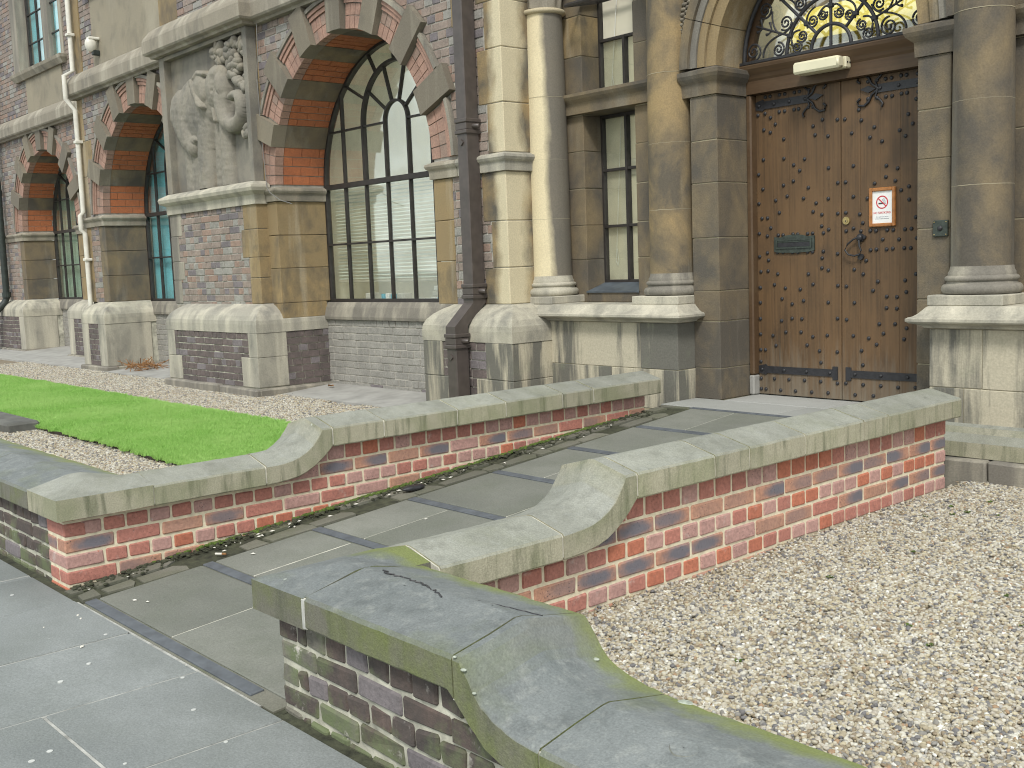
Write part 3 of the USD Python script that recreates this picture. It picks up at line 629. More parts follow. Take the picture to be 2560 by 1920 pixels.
def side_wall(name, label, face, sgn, dz, joints, low_joints, y_near, thick, mats, corner_closer, drop=0.155):
    """face: x of the visible brick face, sgn: +1 when the coping overhangs to +x"""
    upz, upt = 0.41 + dz, 0.512 + dz
    w = X(name, (face, -2, 0), label=label, cat='brick wall', group=None)
    xo, xi = face + sgn * 0.065, face - sgn * 0.295
    back = face - sgn * thick
    # coping stones
    allj = [y for y in low_joints] + [-2.99] + [-2.58] + joints
    kf = drop / 0.155
    def zt(y): return upt + kf * interp(y, TOPK) if y > -2.995 else upt - drop
    def zb(y): return upz + kf * interp(y, BOTK) if y > -2.995 else upz - 0.152 * kf
    for a, b in zip(allj[:-1], allj[1:]):
        g_ = 0.005; st = sorted(set([a + g_, b - g_] + [float(q) for q in np.linspace(a + g_, b - g_, 26)] + [y for y, _ in TOPK + BOTK if a + g_ + 0.002 < y < b - g_ - 0.002]))
        lift = rng.uniform(-0.0015, 0.0015)
        m = coping_loft([(y, zb(y), zt(y) + lift) for y in st], lambda y, p, q: np.array([(x, y, z) for x, z in ring(xo, xi, p, q, 0.047)]))
        M('coping_stone', worn(*worn(*m), 0.0013, 38), 'coping_stone', w, loc=((xo + xi) / 2, (a + b) / 2, zb(a)), smooth=28)
    st = sorted(set([float(q) for q in np.linspace(allj[0], allj[-1] - 0.03, 60)] + [y for y, _ in TOPK + BOTK]))
    m = coping_loft([(y, zb(y) + 0.005, zt(y) - 0.0045) for y in st], lambda y, p, q: np.array([(x, y, z) for x, z in ring(xo - sgn * 0.0045, xi + sgn * 0.0045, p, q, 0.047)]))
    M('coping_pointing', m, 'mortar_joint', w)
    # mortar core and bricks
    yy = sorted(set([y_near, 0.0] + [y for y, _ in BOTK if y > y_near] + [-2.995]))
    reg = sg.Polygon([(y_near, -0.16), (-0.0, -0.16)] + [(y, zb(y) + 0.012) for y in yy[::-1]])
    lo, hi = sorted((face - sgn * 0.0045, back + sgn * 0.0045))
    core = reg.buffer(-0.004, join_style=2)
    M('mortar', extr(core, lo, hi, 'x'), 'mortar', w)
    top = 0.375 + (dz * 0.3)
    clip = reg
    for r in range(8):
        z1 = top - 0.075 * r; z0 = z1 - 0.0625
        if r == 0: z1 += 0.02
        if z1 < -0.15: break
        hdr = r % 2 == 0
        spans = []
        if hdr:
            y = 0.0
            while y > y_near + (0.17 if corner_closer else 0.0): spans.append((y - 0.1, y, 1)); y -= 0.1125
            if corner_closer: spans.append((y_near + 0.1125, y_near + 0.1587, 1)); spans.append((y_near, y_near + 0.1025, 1))
        else:
            spans.append((-0.159, 0.0, 1)); y = -0.169
            while y > y_near + 0.02: spans.append((y - 0.212 if y - 0.215 > y_near + 0.02 else y_near, y, 2)); y -= 0.225
        for a, b, kind in spans:
            if b - a < 0.02 or b < y_near: continue
            jx = rng.uniform(0.0, 0.004)
            r0 = rect(a, b, z0, z1); cl = r0.intersection(clip)
            if cl.is_empty or cl.area < 0.2 * r0.area * 0.2: continue
            full = cl.area > 0.98 * r0.area
            mat = mats(r, hdr)
            sides = [(face + sgn * jx, back)] if (hdr or kind == 1) else [(face + sgn * jx, face - sgn * 0.1), (face - sgn * 0.112, back)]
            for (fa, fb) in sides:
                p0, p1 = sorted((fa, fb))
                if full: mesh = cbox(p0, p1, a, b, z0, z1, 0.006, 0.0009)
                else:
                    mesh = None
                    for pp in polys(cl):
                        mesh = extr(pp, p0, p1, 'x'); break
                    if mesh is None: continue
                M('brick', mesh, mat, w, loc=((p0 + p1) / 2, (a + b) / 2, (z0 + z1) / 2))
    return w
def pick(*ws):
    names, p = zip(*ws); p = np.array(p, float); return str(rng.choice(names, p=p / p.sum()))
def red_mats(r, hdr):
    if hdr: return pick(('brick_red', 5), ('brick_orange', 2 if r < 3 else 6), ('brick_plum', 4.2))
    return pick(('brick_kissed', 8), ('brick_plum', 0.8), ('brick_red', 0.4))
def left_mats(r, hdr):
    if hdr: return pick(('brick_red', 5), ('brick_orange', 1.3), ('brick_plum', 4))
    return pick(('brick_kissed', 5), ('brick_plum', 1.4), ('brick_red', 1))
rw = side_wall('ramp_wall', 'red brick ramp wall with stepped stone coping beside the pale pea gravel', 0.0, 1, -0.004, [-2.10, -1.86, -1.44, -0.94, -0.71, 0.055], [-3.555], -3.64, 0.225, red_mats, False, 0.162)
lw = side_wall('ramp_wall', 'red brick ramp wall with stepped stone coping beside the lawn', -2.185, 1, -0.02, [-2.245, -1.72, -1.34, -0.855, -0.57, 0.11], [-3.59], -4.0, 0.225, left_mats, True, 0.150)
# right wall face seen from the ramp reads from its own side; left wall coping overhangs the ramp

def front_mats(r, hdr): return pick(('brick_sooty', 6), ('brick_wall_blue', 0.6))
SWT = [(0.70, 0.349), (0.77, 0.349), (0.80, 0.312), (0.83, 0.275), (0.853, 0.252), (0.891, 0.231), (0.935, 0.217), (0.982, 0.208), (1.055, 0.2), (1.2, 0.197), (6, 0.197)]
SWB = [(0.70, 0.248), (0.715, 0.247), (0.75, 0.222), (0.787, 0.188), (0.862, 0.132), (0.94, 0.108), (1.055, 0.098), (6, 0.095)]
def front_wall(name, label, x_end, sgn, x_far, swoop, x_joints, corner_x):
    """front wall along the pavement; corner_x: brick corner at the ramp, sgn: direction it runs to"""
    y0, y1 = -4.0, -3.635
    w = X(name, (corner_x, -3.8, ZP), label=label, cat='brick wall')
    cy0, cy1 = -4.045, -3.585
    zt = (lambda x: interp(x, SWT)) if swoop else (lambda x: 0.345)
    zb = (lambda x: interp(x, SWB)) if swoop else (lambda x: 0.245)
    for a, b in zip(x_joints[:-1], x_joints[1:]):
        lo, hi = min(a, b) + 0.003, max(a, b) - 0.003
        st = sorted(set([float(q) for q in np.linspace(lo, hi, 30)] + ([x for x, _ in SWT + SWB if lo + 0.002 < x < hi - 0.002] if swoop else [])))
        m = coping_loft([(x, zb(x), zt(x)) for x in st], lambda x, p, q: np.array([(x, y, z) for y, z in ring(cy0, cy1, p, q, 0.048, 0.009)]))
        M('coping_stone', worn(*worn(*m, 0.002, 7), 0.0018, 40), 'coping_front', w, loc=((a + b) / 2, -3.8, zb(lo)), smooth=30)
    # corner stone with its two slopes meeting in a hip
    ex = corner_x - sgn * (0.078 if swoop else 0.065)                                       # outer end, overhanging the ramp
    xa = x_joints[0]
    xsn = np.linspace(ex, xa - sgn * 0.003, 22); ysn = np.linspace(cy0, -3.59 if sgn < 0 else -3.558, 24)
    side_in = corner_x + sgn * 0.285
    def h(x, y):
        f = lambda d: 0.047 * min(max(d, 0) / 0.2, 1)
        d1, d2 = abs(x - ex), y - cy0
        d3 = max(abs(side_in - x) if (side_in - x) * sgn > 0 else 0, cy1 - y)
        return 0.3465 + min(f(d1), f(d2), f(d3))
    top = np.array([[[x, y, h(x, y)] for y in ysn] for x in xsn])
    n, mm = top.shape[:2]
    v, f = grid(top); per = [(i, 0) for i in range(n)] + [(n - 1, j) for j in range(1, mm)] + [(i, mm - 1) for i in range(n - 2, -1, -1)] + [(0, j) for j in range(mm - 2, 0, -1)]
    ids = [i * mm + j for i, j in per]; base = len(v)
    low = v[ids].copy(); low[:, 2] = 0.247; v = np.vstack([v, low, low.mean(0)]); K = len(ids); ff = []
    for k in range(K):
        l = (k + 1) % K; ff += [[ids[k], ids[l], base + l], [ids[k], base + l, base + k], [base + K, base + k, base + l]]
    t = trimesh.Trimesh(v, np.vstack([f, ff]), process=False)
    if t.volume < 0: t.invert()
    trimesh.repair.fix_normals(t)
    M('corner_stone', worn(t.vertices, t.faces, 0.0012, 7), 'coping_front' if swoop else 'coping_stone', w, smooth=30)
    M('coping_pointing', cat([box(xa - 0.006, xa + 0.006, cy0 + 0.004, -3.64, 0.25, 0.347)] + [box(x - 0.006, x + 0.006, cy0 + 0.005, cy1 - 0.005, zb(x) + 0.004, zt(x) - 0.004) for x in x_joints[1:-1]]), 'mortar_joint', w)
    # bricks
    ends = sorted((corner_x, x_far))
    xs_ = np.linspace(ends[0], ends[1], 160)
    reg = sg.Polygon([(ends[0], -0.16), (ends[1], -0.16)] + [(x, zb(x) + 0.01) for x in xs_[::-1]])
    M('mortar', extr(reg.buffer(-0.008, join_style=2), y0 + 0.008, y1 - 0.008, 'y'), 'mortar_old', w)
    top_ = 0.225
    for r in range(6):
        z1 = top_ - 0.075 * r; z0 = z1 - 0.063
        if r == 0: z1 += 0.025
        hdr = r % 2 == 0; spans = []; x = 0.0; L = abs(x_far - corner_x)
        if hdr:
            spans = [(0, 0.1025), (0.1125, 0.159)]; x = 0.169
        else: spans = [(0, 0.215)] ; x = 0.225
        if not swoop:                                                # the side wall's own bricks turn the corner
            spans = []; x = 0.2345
        while x < L: spans.append((x, x + (0.1025 if hdr else 0.215))); x += 0.1125 if hdr else 0.225
        for a, b in spans:
            A, B = sorted((corner_x + sgn * a, corner_x + sgn * b)); r0 = rect(A, B, z0, z1); cl = r0.intersection(reg)
            if cl.is_empty or cl.area < 0.12 * r0.area: continue
            near = abs((A + B) / 2 - corner_x) < 0.14
            mat = ('brick_kissed_front' if not swoop else 'brick_sooty') if near else front_mats(r, hdr)
            if swoop and rng.random() < (0.75 if abs((A + B) / 2 - corner_x) < 0.3 else (0.6 if r >= 3 else 0.12)): mat = 'brick_lichen'
            jy = rng.uniform(-0.003, 0.004)
            yb = (y0 + 0.1025) if near and not hdr else -3.8
            if cl.area > 0.98 * r0.area: mesh = cbox(A, B, y0 + jy, yb, z0, z1, 0.007, 0.0025)
            else: mesh = extr(polys(cl)[0], y0 + jy, -3.8, 'y')
            M('brick', mesh, mat, w, loc=((A + B) / 2, -3.9, (z0 + z1) / 2))
    return w
fr = front_wall('front_wall', 'dark sooty mossy brick wall with weathered coping sweeping down beside the pavement at lower right', None, 1, 5.6, True, [0.02, 0.742, 1.056, 1.95, 2.85, 3.75, 5.6], -0.225)
fl = front_wall('front_wall', 'dark sooty brick wall with stone coping along the pavement left of the ramp', None, -1, -9.5, False, [-2.515, -3.45, -4.35, -5.25, -6.15, -7.1, -8.0, -9.5], -2.185)
# bonding bricks of the corner seen on the ramp side of the near pier
for r in range(5):
    z1 = 0.225 - 0.075 * r; z0 = z1 - 0.063
    M('brick', cbox(-0.228, -0.12, -3.885, -3.66, z0, z1 + (0.02 if r == 0 else 0), 0.006, 0.002), pick(('brick_sooty', 1), ('brick_plum', 1)), fr, loc=(-0.17, -3.77, z0))
# lost patches and old scars on the near coping: thin raised skin round a flaked hollow
bl = X('stone_block', (-7.0, -2.75, 0.0), label='dark weathered stone block lying at the far left edge between wall and lawn', cat='stone block')
M('block', worn(*cbox(-8.6, -7.02, -2.80, -2.52, -0.02, 0.115, 0.02), 0.006, 5), 'step_block', bl, smooth=30)
def on_top(x, y):                                                     # height of the near front coping
    d = min(y + 4.045, -3.585 - y); return interp(x, SWT) + 0.048 * min(max(d, 0) / 0.23, 1)
def line_on(pts, n=26, wob=0.006):
    P = np.asarray(pts, float); t = np.linspace(0, len(P) - 1, n); q = np.c_[np.interp(t, range(len(P)), P[:, 0]), np.interp(t, range(len(P)), P[:, 1])] + rng.normal(0, wob, (n, 2))
    return [(x, y, on_top(x, y) + 0.0005) for x, y in q]
M('crack', tube(line_on([(0.09, -3.80), (0.26, -3.80), (0.44, -3.835)]), 0.0028, 5), 'iron', fr)
M('crack', tube(line_on([(0.55, -3.79), (0.64, -3.76), (0.75, -3.74)], 18, 0.003), 0.0022, 5), 'iron', fr)
for (cx_, cy_, a_, b_) in ((0.27, -3.845, 0.16, 0.03), (0.62, -3.80, 0.075, 0.028), (1.34, -3.86, 0.04, 0.03)):
    th = np.linspace(0, 2 * math.pi, 40)[:-1]; rr = 1 + 0.22 * (meshkit.noise(np.c_[np.cos(th) * 1.7, np.sin(th) * 1.7, th * 0 + cx_ * 9]) - 0.5)
    ring_ = np.array([(cx_ + a_ * r * math.cos(t), cy_ + b_ * r * math.sin(t)) for t, r in zip(th, rr)])
    o = [(x, y, on_top(x, y) - 0.002) for x, y in ring_]; m_ = [(cx_ + (x - cx_) * 0.9, cy_ + (y - cy_) * 0.9, on_top(cx_ + (x - cx_) * 0.9, cy_ + (y - cy_) * 0.9) + 0.0022) for x, y in ring_]
    V_ = np.array([o, m_, [(cx_ + (x - cx_) * 0.05, cy_ + (y - cy_) * 0.05, on_top(cx_, cy_) + 0.0022) for x, y in ring_]]); V_ = np.concatenate([V_, V_[:, :1]], 1)
    M('flaked_skin', grid(V_.transpose(1, 0, 2)), 'coping_front', fr, smooth=30)
for (x, y, r) in ((0.86, -3.645, 0.011), (1.13, -3.60, 0.022), (0.755, -4.044, 0.006), (0.79, -4.045, 0.009), (0.83, -4.046, 0.006)):
    M('lichen_spot', (lambda ic: (ic.vertices * [r, r * 0.8, 0.003] + [x, y, on_top(x, max(y, -4.04)) + 0.001], ic.faces))(trimesh.creation.icosphere(subdivisions=2)), 'lichen', fr, smooth=True)
M('mortar_wedge', worn(*cbox(0.008, 0.024, -4.0465, -3.90, 0.25, 0.3465, 0.003), 0.003, 30), 'pavement_joint', fr)
# small litter on the ramp and pavement
def rp(x, y, dz=0.0): return np.array([x, y, zr(y) + dz])
a = rp(-1.99, -3.36, 0.006); lit = X('cigarette_end', a, label='white cigarette end on the ramp close to the left wall', cat='cigarette end')
d_ = np.array([0.8, 0.6, 0]); M('paper_tube', tube([a, a + d_ * 0.035], 0.0055, 8), 'litter_white', lit); M('filter', tube([a + d_ * 0.0352, a + d_ * 0.056], 0.0057, 8), 'leaf_brown', lit)
a = rp(-2.03, -2.13, 0.012); lit = X('rag', a, label='small black crumpled scrap lying in the gutter of the left wall', cat='scrap')
ic = trimesh.creation.icosphere(subdivisions=2); v = ic.vertices * [0.03, 0.075, 0.016]; v += 0.012 * (meshkit.noise(v * 60)[:, None] - 0.5) * ic.vertices
M('scrap', (v + a, ic.faces), 'iron', lit, smooth=True)
lv = []
for k in range(46):
    x = -2.12 + abs(rng.normal(0, 0.07)); yy_ = rng.uniform(-4.0, -0.2)
    if k > 34: x, yy_ = rng.uniform(-1.9, -0.5), rng.uniform(-4.4, -2.4)
    s = rng.uniform(0.004, 0.011); t = rng.uniform(0, 3.1)
    z = (zr(yy_) if yy_ > -4.0 else ZP) + 0.004
    c0 = np.array([x, yy_, z]); e1 = np.array([math.cos(t), math.sin(t), 0.1]) * s * 1.6; e2 = np.array([-math.sin(t), math.cos(t), 0.15]) * s * 0.7
    lv.append((np.array([c0 - e1, c0 - e2, c0 + e1, c0 + e2, c0 + [0, 0, s * 0.5]]), np.array([[0, 1, 4], [1, 2, 4], [2, 3, 4], [3, 0, 4]])))
M('litter', cat(lv), 'litter_white', label='tiny pale crumbs and leaf bits scattered over ramp and gutter', cat='litter', kind='stuff')
# ------------------------------------------------------------------ the building
B = X('stone_building', (-5, 1, 0), label='old soot-stained stone and brick building with arched windows, half columns and a studded oak door', cat='building')
ZS, RA = 2.22, 1.36                                                 # springing height and radius of the big arches
BRICKS = {'n': 0}; EXTRA = {}
def put_brick(mesh, mat, parent, own=True, loc=None):
    """the nearest bricks are parts of their own, the far ones are joined"""
    if own and BRICKS['n'] < 297: BRICKS['n'] += 1; M('brick', mesh, mat, parent, loc=loc)
    else: EXTRA.setdefault(mat, []).append(mesh)
def brick_fill(parent, region, yf, mats, depth=0.06, own=False, top=None, course=0.075, L=0.225, off=0.0, jit=0.003, axis='y'):
    x0, z0, x1, z1 = region.bounds; top = z1 if top is None else top
    r = 0; z = top
    while z > z0 - 0.001:
        hdr = r % 2 == 0; st = L / 2 if hdr else L
        x = x0 - (st * ((r * 0.37 + off) % 1.0)) if hdr else x0 - L * ((0.25 + off) % 1.0)
        while x < x1:
            rc = rect(x + 0.005, x + st - 0.005, z - course + 0.010, z); c = rc.intersection(region)
            if c.area > 0.0007:
                d = rng.uniform(-jit, jit)
                for p in polys(c):
                    if p.area < 0.0005: continue
                    if p.area > 0.985 * rc.area and axis == 'y':
                        b_ = p.bounds; mesh = cbox(b_[0], b_[2], yf + d, yf + depth, b_[1], b_[3], 0.004, 0.0012)
                    else: mesh = extr(p, *((yf + d, yf + depth) if axis == 'y' else (yf - depth, yf + d)), axis)
                    put_brick(mesh, mats(), parent, own, loc=((p.bounds[0] + p.bounds[2]) / 2, yf, (p.bounds[1] + p.bounds[3]) / 2) if axis == 'y' else None)
            x += st
        z -= course; r += 1
def wall_mats(): return pick(('brick_wall', 6), ('brick_wall_red', 1.6), ('brick_wall_blue', 1.6), ('brick_wall_grey', 2.2))
def plinth_mats(): return pick(('brick_plinth', 6), ('brick_wall_blue', 0.8))
def grey_mats(): return pick(('brick_wall_grey', 14), ('brick_wall_blue', 0.5))
def blocks(parent, x0, x1, y0, y1, zs, mat, b=0.005, name='stone_block', alt=None):
    """a stack of squared stones; alt: every second stone reaches this much further to (left, right)"""
    for i, (a, c) in enumerate(zip(zs[:-1], zs[1:])):
        l, r = (alt[0], alt[1]) if (alt and i % 2) else (0, 0)
        M(name, cbox(x0 - l, x1 + r, y0 + rng.uniform(-0.0015, 0.0015), y1, a + 0.0025, c - 0.0025, b, 0.0008), mat if isinstance(mat, str) else mat(), parent, loc=((x0 + x1) / 2, y0, (a + c) / 2))
def mixed(*ws): return lambda: pick(*ws)
tan = mixed(('stone_tan', 1))
grey = mixed(('stone_grey', 6), ('stone_tan_dark', 1.5))

STRING = [(0, 3.90), (0.06, 3.905), (0.07, 3.93), (0.115, 3.945), (0.13, 3.965), (0.13, 4.10), (0.118, 4.135), (0.06, 4.215), (0.0, 4.26)]
IMPOST = [(0, 2.075), (0.022, 2.078), (0.026, 2.15), (0.045, 2.165), (0.055, 2.185), (0.05, 2.205), (0.0, 2.225)]
def arch_window(parent, cx, yf, seed, glass_mat='window_glass', open_pane=False):
    """iron casement filling an arch: frame, bars and panes are pieces of their own"""
    zb = 0.985; R = RA + 0.012
    arc = [(cx + R * math.cos(t), ZS + R * math.sin(t)) for t in np.linspace(0, math.pi, 49)]
    op = sg.Polygon([(cx - R, zb), (cx + R, zb)] + arc)
    win = M('window', extr(op.difference(op.buffer(-0.034)), yf, yf + 0.06, 'y'), 'iron_bar', parent, loc=(cx, yf, zb))
    ins = op.buffer(-0.03); bars = []
    def add(geom, d0, d1):
        c = geom.intersection(ins)
        for p in polys(c): M('glazing_bar', extr(p, yf + d0, yf + d1, 'y'), 'iron_bar', win)
        bars.append(geom)
    LS = lambda pts, w: sg.LineString(pts).buffer(w / 2, cap_style=2)
    cz = 2.79
    vx = [-0.97, -0.58, -0.193, 0.193, 0.58, 0.97]
    for x in vx: add(LS([(cx + x, zb), (cx + x, ZS)], 0.019), 0.004, 0.046)
    add(LS([(cx - R, 1.605), (cx + R, 1.605)], 0.020), 0.001, 0.049)
    add(LS([(cx - R, ZS), (cx + R, ZS)], 0.05), -0.008, 0.056)
    for x in (-0.97, 0.97): add(LS([(cx + x, ZS), (cx + x, ZS + math.sqrt(R * R - 0.97 ** 2))], 0.021), 0.005, 0.045)
    for r_, w in ((0.58, 0.028), (0.193, 0.022)):
        pts = [(cx - r_, ZS)] + [(cx - r_ * math.cos(t), cz + r_ * math.sin(t)) for t in np.linspace(0, math.pi, 33)] + [(cx + r_, ZS)]
        add(LS(pts, w), -0.004 if r_ > 0.5 else 0.002, 0.05)
    for k in range(6):
        t = math.pi * k / 5; add(LS([(cx + 0.193 * math.cos(t), cz + 0.193 * math.sin(t)), (cx + 0.58 * math.cos(t), cz + 0.58 * math.sin(t))], 0.018), 0.006, 0.044)
    for t in np.radians([0, 27, 58, 90, 122, 153, 180]):
        add(LS([(cx + 0.58 * math.cos(t), cz + 0.58 * math.sin(t)), (cx + 1.6 * math.cos(t), cz + 1.6 * math.sin(t))], 0.019), 0.007, 0.043)
    for p in polys(ins.difference(unary_union(bars).buffer(-0.006))):
        if p.area > 0.002:
            t = rng.normal(0, 0.004, 2); v, f = extr(p, 0, 0.004, 'y'); c0 = v.mean(0)
            v = v + np.c_[np.zeros(len(v)), yf + 0.024 + (v[:, 0] - c0[0]) * t[0] + (v[:, 2] - c0[2]) * t[1], np.zeros(len(v))]
            M('pane', (v, f), glass_mat, win)
    return win
def voussoir(cx, r0, r1, a0, a1, w0=None, w1=None, n=3):
    th = np.linspace(a0, a1, n)
    return sg.Polygon([(cx + r0 * math.cos(t), ZS + r0 * math.sin(t)) for t in th] + [(cx + r1 * math.cos(t), ZS + r1 * math.sin(t)) for t in th[::-1]])
def bay(cx, yw, yf, near, xl, xr, name):
    """arch of alternating stone and brick round a deep window; near: bricks of the soffit one by one"""
    a = X('arch', (cx, yw, ZS), parent=B)
    step = math.radians(22.5); hs = math.radians(4.9)
    for k in range(1, 8):
        t = k * step
        q = sg.Polygon([(cx + RA * math.cos(t + s * hs), ZS + RA * math.sin(t + s * hs)) for s in (-1, 0, 1)] + [(cx + 1.80 * math.cos(t) + s * 0.125 * -math.sin(t), ZS + 1.80 * math.sin(t) + s * 0.125 * math.cos(t)) for s in (1, -1)])
        q2 = voussoir(cx, RA + 0.001, RA + 0.2, t - hs, t + hs)
        M('arch_stone', extr(q, yw - 0.06, yw + 0.1, 'y'), 'stone_voussoir', a)
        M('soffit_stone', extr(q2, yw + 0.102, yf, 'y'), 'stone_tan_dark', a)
    for k in range(8):
        t0, t1 = k * step + (hs if k else 0.02), (k + 1) * step - (hs if k < 7 else 0.02); n = 4
        for j in range(n):
            u0, u1 = t0 + (t1 - t0) * j / n + 0.003, t0 + (t1 - t0) * (j + 1) / n - 0.003
            mt = lambda: pick(('brick_arch_front', 7), ('brick_wall_red', 1.0))
            put_brick(extr(voussoir(cx, RA + 0.002, 1.475, u0, u1, n=2), yw + rng.uniform(-0.002, 0.002), yw + 0.1, 'y'), mt(), a, False)
            put_brick(extr(voussoir(cx, 1.483, 1.585, u0, u1, n=2), yw + rng.uniform(-0.002, 0.002), yw + 0.1, 'y'), mt(), a, False)
            ds = [yw + 0.104, yw + 0.21, yw + 0.425, yf] if j % 2 else [yw + 0.104, yw + 0.317, yw + 0.532, yf]
            for d0, d1 in zip(ds[:-1], ds[1:]):
                if d1 - d0 < 0.02: continue
                put_brick(extr(voussoir(cx, RA + 0.003 + rng.uniform(-0.002, 0.002), 1.47, u0 + 0.0005, u1 - 0.0005, n=2), d0 + 0.003, d1 - 0.003, 'y'), 'brick_arch', a, near and t0 > 1.1)
        for (ra, rb, dy) in ((1.592, 1.632, -0.014), (1.637, 1.672, -0.028), (1.677, 1.715, -0.045)):
            M('arch_moulding', extr(voussoir(cx, ra, rb, t0, t1, n=5), yw + dy, yw + 0.09, 'y'), 'brick_arch_front' if ra < 1.66 else 'stone_grey', a)
    back = voussoir(cx, RA + 0.012, 1.70, 0.0, math.pi, n=61)
    M('arch_mortar', extr(back, yw + 0.012, yf, 'y'), 'mortar_wall', a)
    arch_window(B, cx, yf, near)
    # stone jambs under the springing
    j = X('jamb', (cx, yw, 1.0), parent=B)
    zsj = [1.0, 1.37, 1.72, 2.075]
    blocks(j, cx - RA - 0.22, cx - RA, yw, yf, zsj, tan if near else 'stone_tan_dark')
    blocks(j, cx + RA, cx + RA + 0.26, yw, yf, zsj, tan)
    for s in (-1, 1):
        p = [(cx + s * (RA + 0.36 if s > 0 else RA + 0.3), yw), (cx + s * RA, yw), (cx + s * RA, yf - 0.002)]
        M('impost', molding(IMPOST, p if s < 0 else p[::-1]), 'stone_string', j)
        M('impost_block', cbox(*sorted((cx + s * (RA + 0.001), cx + s * (RA + 0.24))), yw + 0.002, yf, 2.077, ZS + 0.006, 0.002), 'stone_tan_dark', j)
    # sill wall under the window
    s_ = X('sill_wall', (cx, yf, 0.1), parent=B)
    M('sill', molding([(0, 0.80), (0.05, 0.80), (0.055, 0.83), (0.03, 0.93), (-0.0, 0.984), (-0.25, 0.984), (-0.25, 0.80)], [(cx - RA - 0.35, yf - 0.03), (cx + RA + 0.3, yf - 0.03)]), 'stone_grey', s_)
    brick_fill(s_, rect(cx - RA - 0.3, cx + RA + 0.28, 0.06, 0.795), yf - 0.05, grey_mats, own=False, top=0.795)
    M('sill_mortar', box(cx - RA - 0.35, cx + RA + 0.3, yf - 0.043, yf + 0.2, -0.1, 0.80), 'mortar_wall', s_)
    return a
# ---- bay 1, beside the door
Y1, F1, C1 = 0.20, 0.80, -6.10
bay(C1, Y1, F1, True, -7.66, -3.79, 'first')
q1 = X('wall_bay', (-4.3, Y1, 1.0), parent=B)
ring1 = voussoir(C1, 0, 1.72, 0, math.pi, n=61)
stones1 = unary_union([sg.Polygon([(C1 + 1.2 * math.cos(t) + s * 0.13 * -math.sin(t), ZS + 1.2 * math.sin(t) + s * 0.13 * math.cos(t)) for s in (-1, 1)] + [(C1 + 1.803 * math.cos(t) + s * 0.128 * -math.sin(t), ZS + 1.803 * math.sin(t) + s * 0.128 * math.cos(t)) for s in (1, -1)]) for t in [math.radians(22.5 * k) for k in range(1, 8)]])
quo = []
zq = [1.0, 1.30, 1.68, 2.075]; zq2 = [2.225, 2.62, 3.05, 3.42, 3.80, 4.3, 4.9, 5.5, 6.2]
for zz_, al in ((zq, True), (zq2, False)):
    for i, (a, c) in enumerate(zip(zz_[:-1], zz_[1:])):
        wq = 0.30 if (i % 2 == 0) == al else 0.20
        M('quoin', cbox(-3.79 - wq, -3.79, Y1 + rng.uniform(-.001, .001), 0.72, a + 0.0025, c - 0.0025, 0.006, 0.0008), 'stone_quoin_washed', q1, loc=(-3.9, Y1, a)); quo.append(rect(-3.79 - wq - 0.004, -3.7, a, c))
jambR = rect(C1 + RA - 0.1, C1 + RA + 0.264, 0.9, 2.075)
extra_st = []
for (a0, a1, c0, c1) in ((-4.40, -4.13, 3.30, 3.78), (-4.75, -4.44, 3.62, 3.88)):
    M('stone_block', cbox(a0, a1, Y1 - 0.001, Y1 + 0.1, c0, c1, 0.004), 'stone_tan', q1); extra_st.append(rect(a0 - .004, a1 + .004, c0 - .004, c1 + .004))
imp = rect(C1 + RA, -3.7, 2.072, 2.226)
reg = rect(-4.8, -3.8, 1.0, 3.9).difference(unary_union([ring1, stones1, jambR, imp, rect(-5, C1 + RA + 0.26, 0.9, 2.23)] + quo + extra_st))
brick_fill(q1, reg, Y1 + 0.001, wall_mats, own=True, top=3.9, off=0.2)
reg = rect(-7.655, -4.8, 2.23, 3.9).difference(unary_union([ring1, stones1] + extra_st))
brick_fill(q1, reg, Y1 + 0.001, wall_mats, own=False, top=3.9)
M('wall_mortar', extr(rect(-7.7, -3.80, 1.0, 3.93).difference(unary_union([voussoir(C1, 0, 1.69, 0, math.pi, n=61), rect(C1 - RA - 0.2, C1 + RA + 0.2, 0.9, ZS)])), Y1 + 0.009, Y1 + 0.55, 'y'), 'mortar_wall', q1)
M('impost', molding(IMPOST, [(C1 + RA + 0.37, Y1 - 0.0), (-3.79, Y1), (-3.79, 0.68)]), 'stone_pale', q1)
# ---- the pier with the elephant
YE, XE0, XE1 = 0.07, -9.80, -7.66
pe = X('elephant_pier', (-8.7, YE, 0.1), parent=B)
M('pier_core', box(XE0 + 0.012, XE1 - 0.012, YE + 0.10, 1.2, 0.9, 4.22), 'mortar_wall', pe)
M('panel_mortar', box(XE0 + 0.012, XE1 - 0.012, YE + 0.012, YE + 0.10, 0.98, 2.08), 'mortar_wall', pe)
zqe = [1.0, 1.28, 1.50, 1.80, 2.07]
pan = rect(XE0 + 0.2, XE1 - 0.2, 1.0, 2.07); cut = []
for i, (a, c) in enumerate(zip(zqe[:-1], zqe[1:])):
    wq = 0.36 if i in (2, ) else (0.30 if i == 3 else 0.22)
    M('quoin', cbox(XE1 - wq, XE1, YE, YE + 0.6, a + .0025, c - .0025, 0.005, 0.0008), 'stone_tan', pe, loc=(XE1 - 0.1, YE, a)); cut.append(rect(XE1 - wq - 0.005, XE1 + 1, a, c))
    wq = 0.30 if i % 2 else 0.2
    M('quoin', cbox(XE0, XE0 + wq, YE, YE + 0.6, a + .0025, c - .0025, 0.005, 0.0008), 'stone_grey', pe, loc=(XE0 + 0.1, YE, a)); cut.append(rect(XE0 - 1, XE0 + wq + 0.005, a, c))
brick_fill(pe, rect(XE0, XE1, 1.0, 2.07).difference(unary_union(cut)), YE + 0.004, wall_mats, own=True, top=2.07)
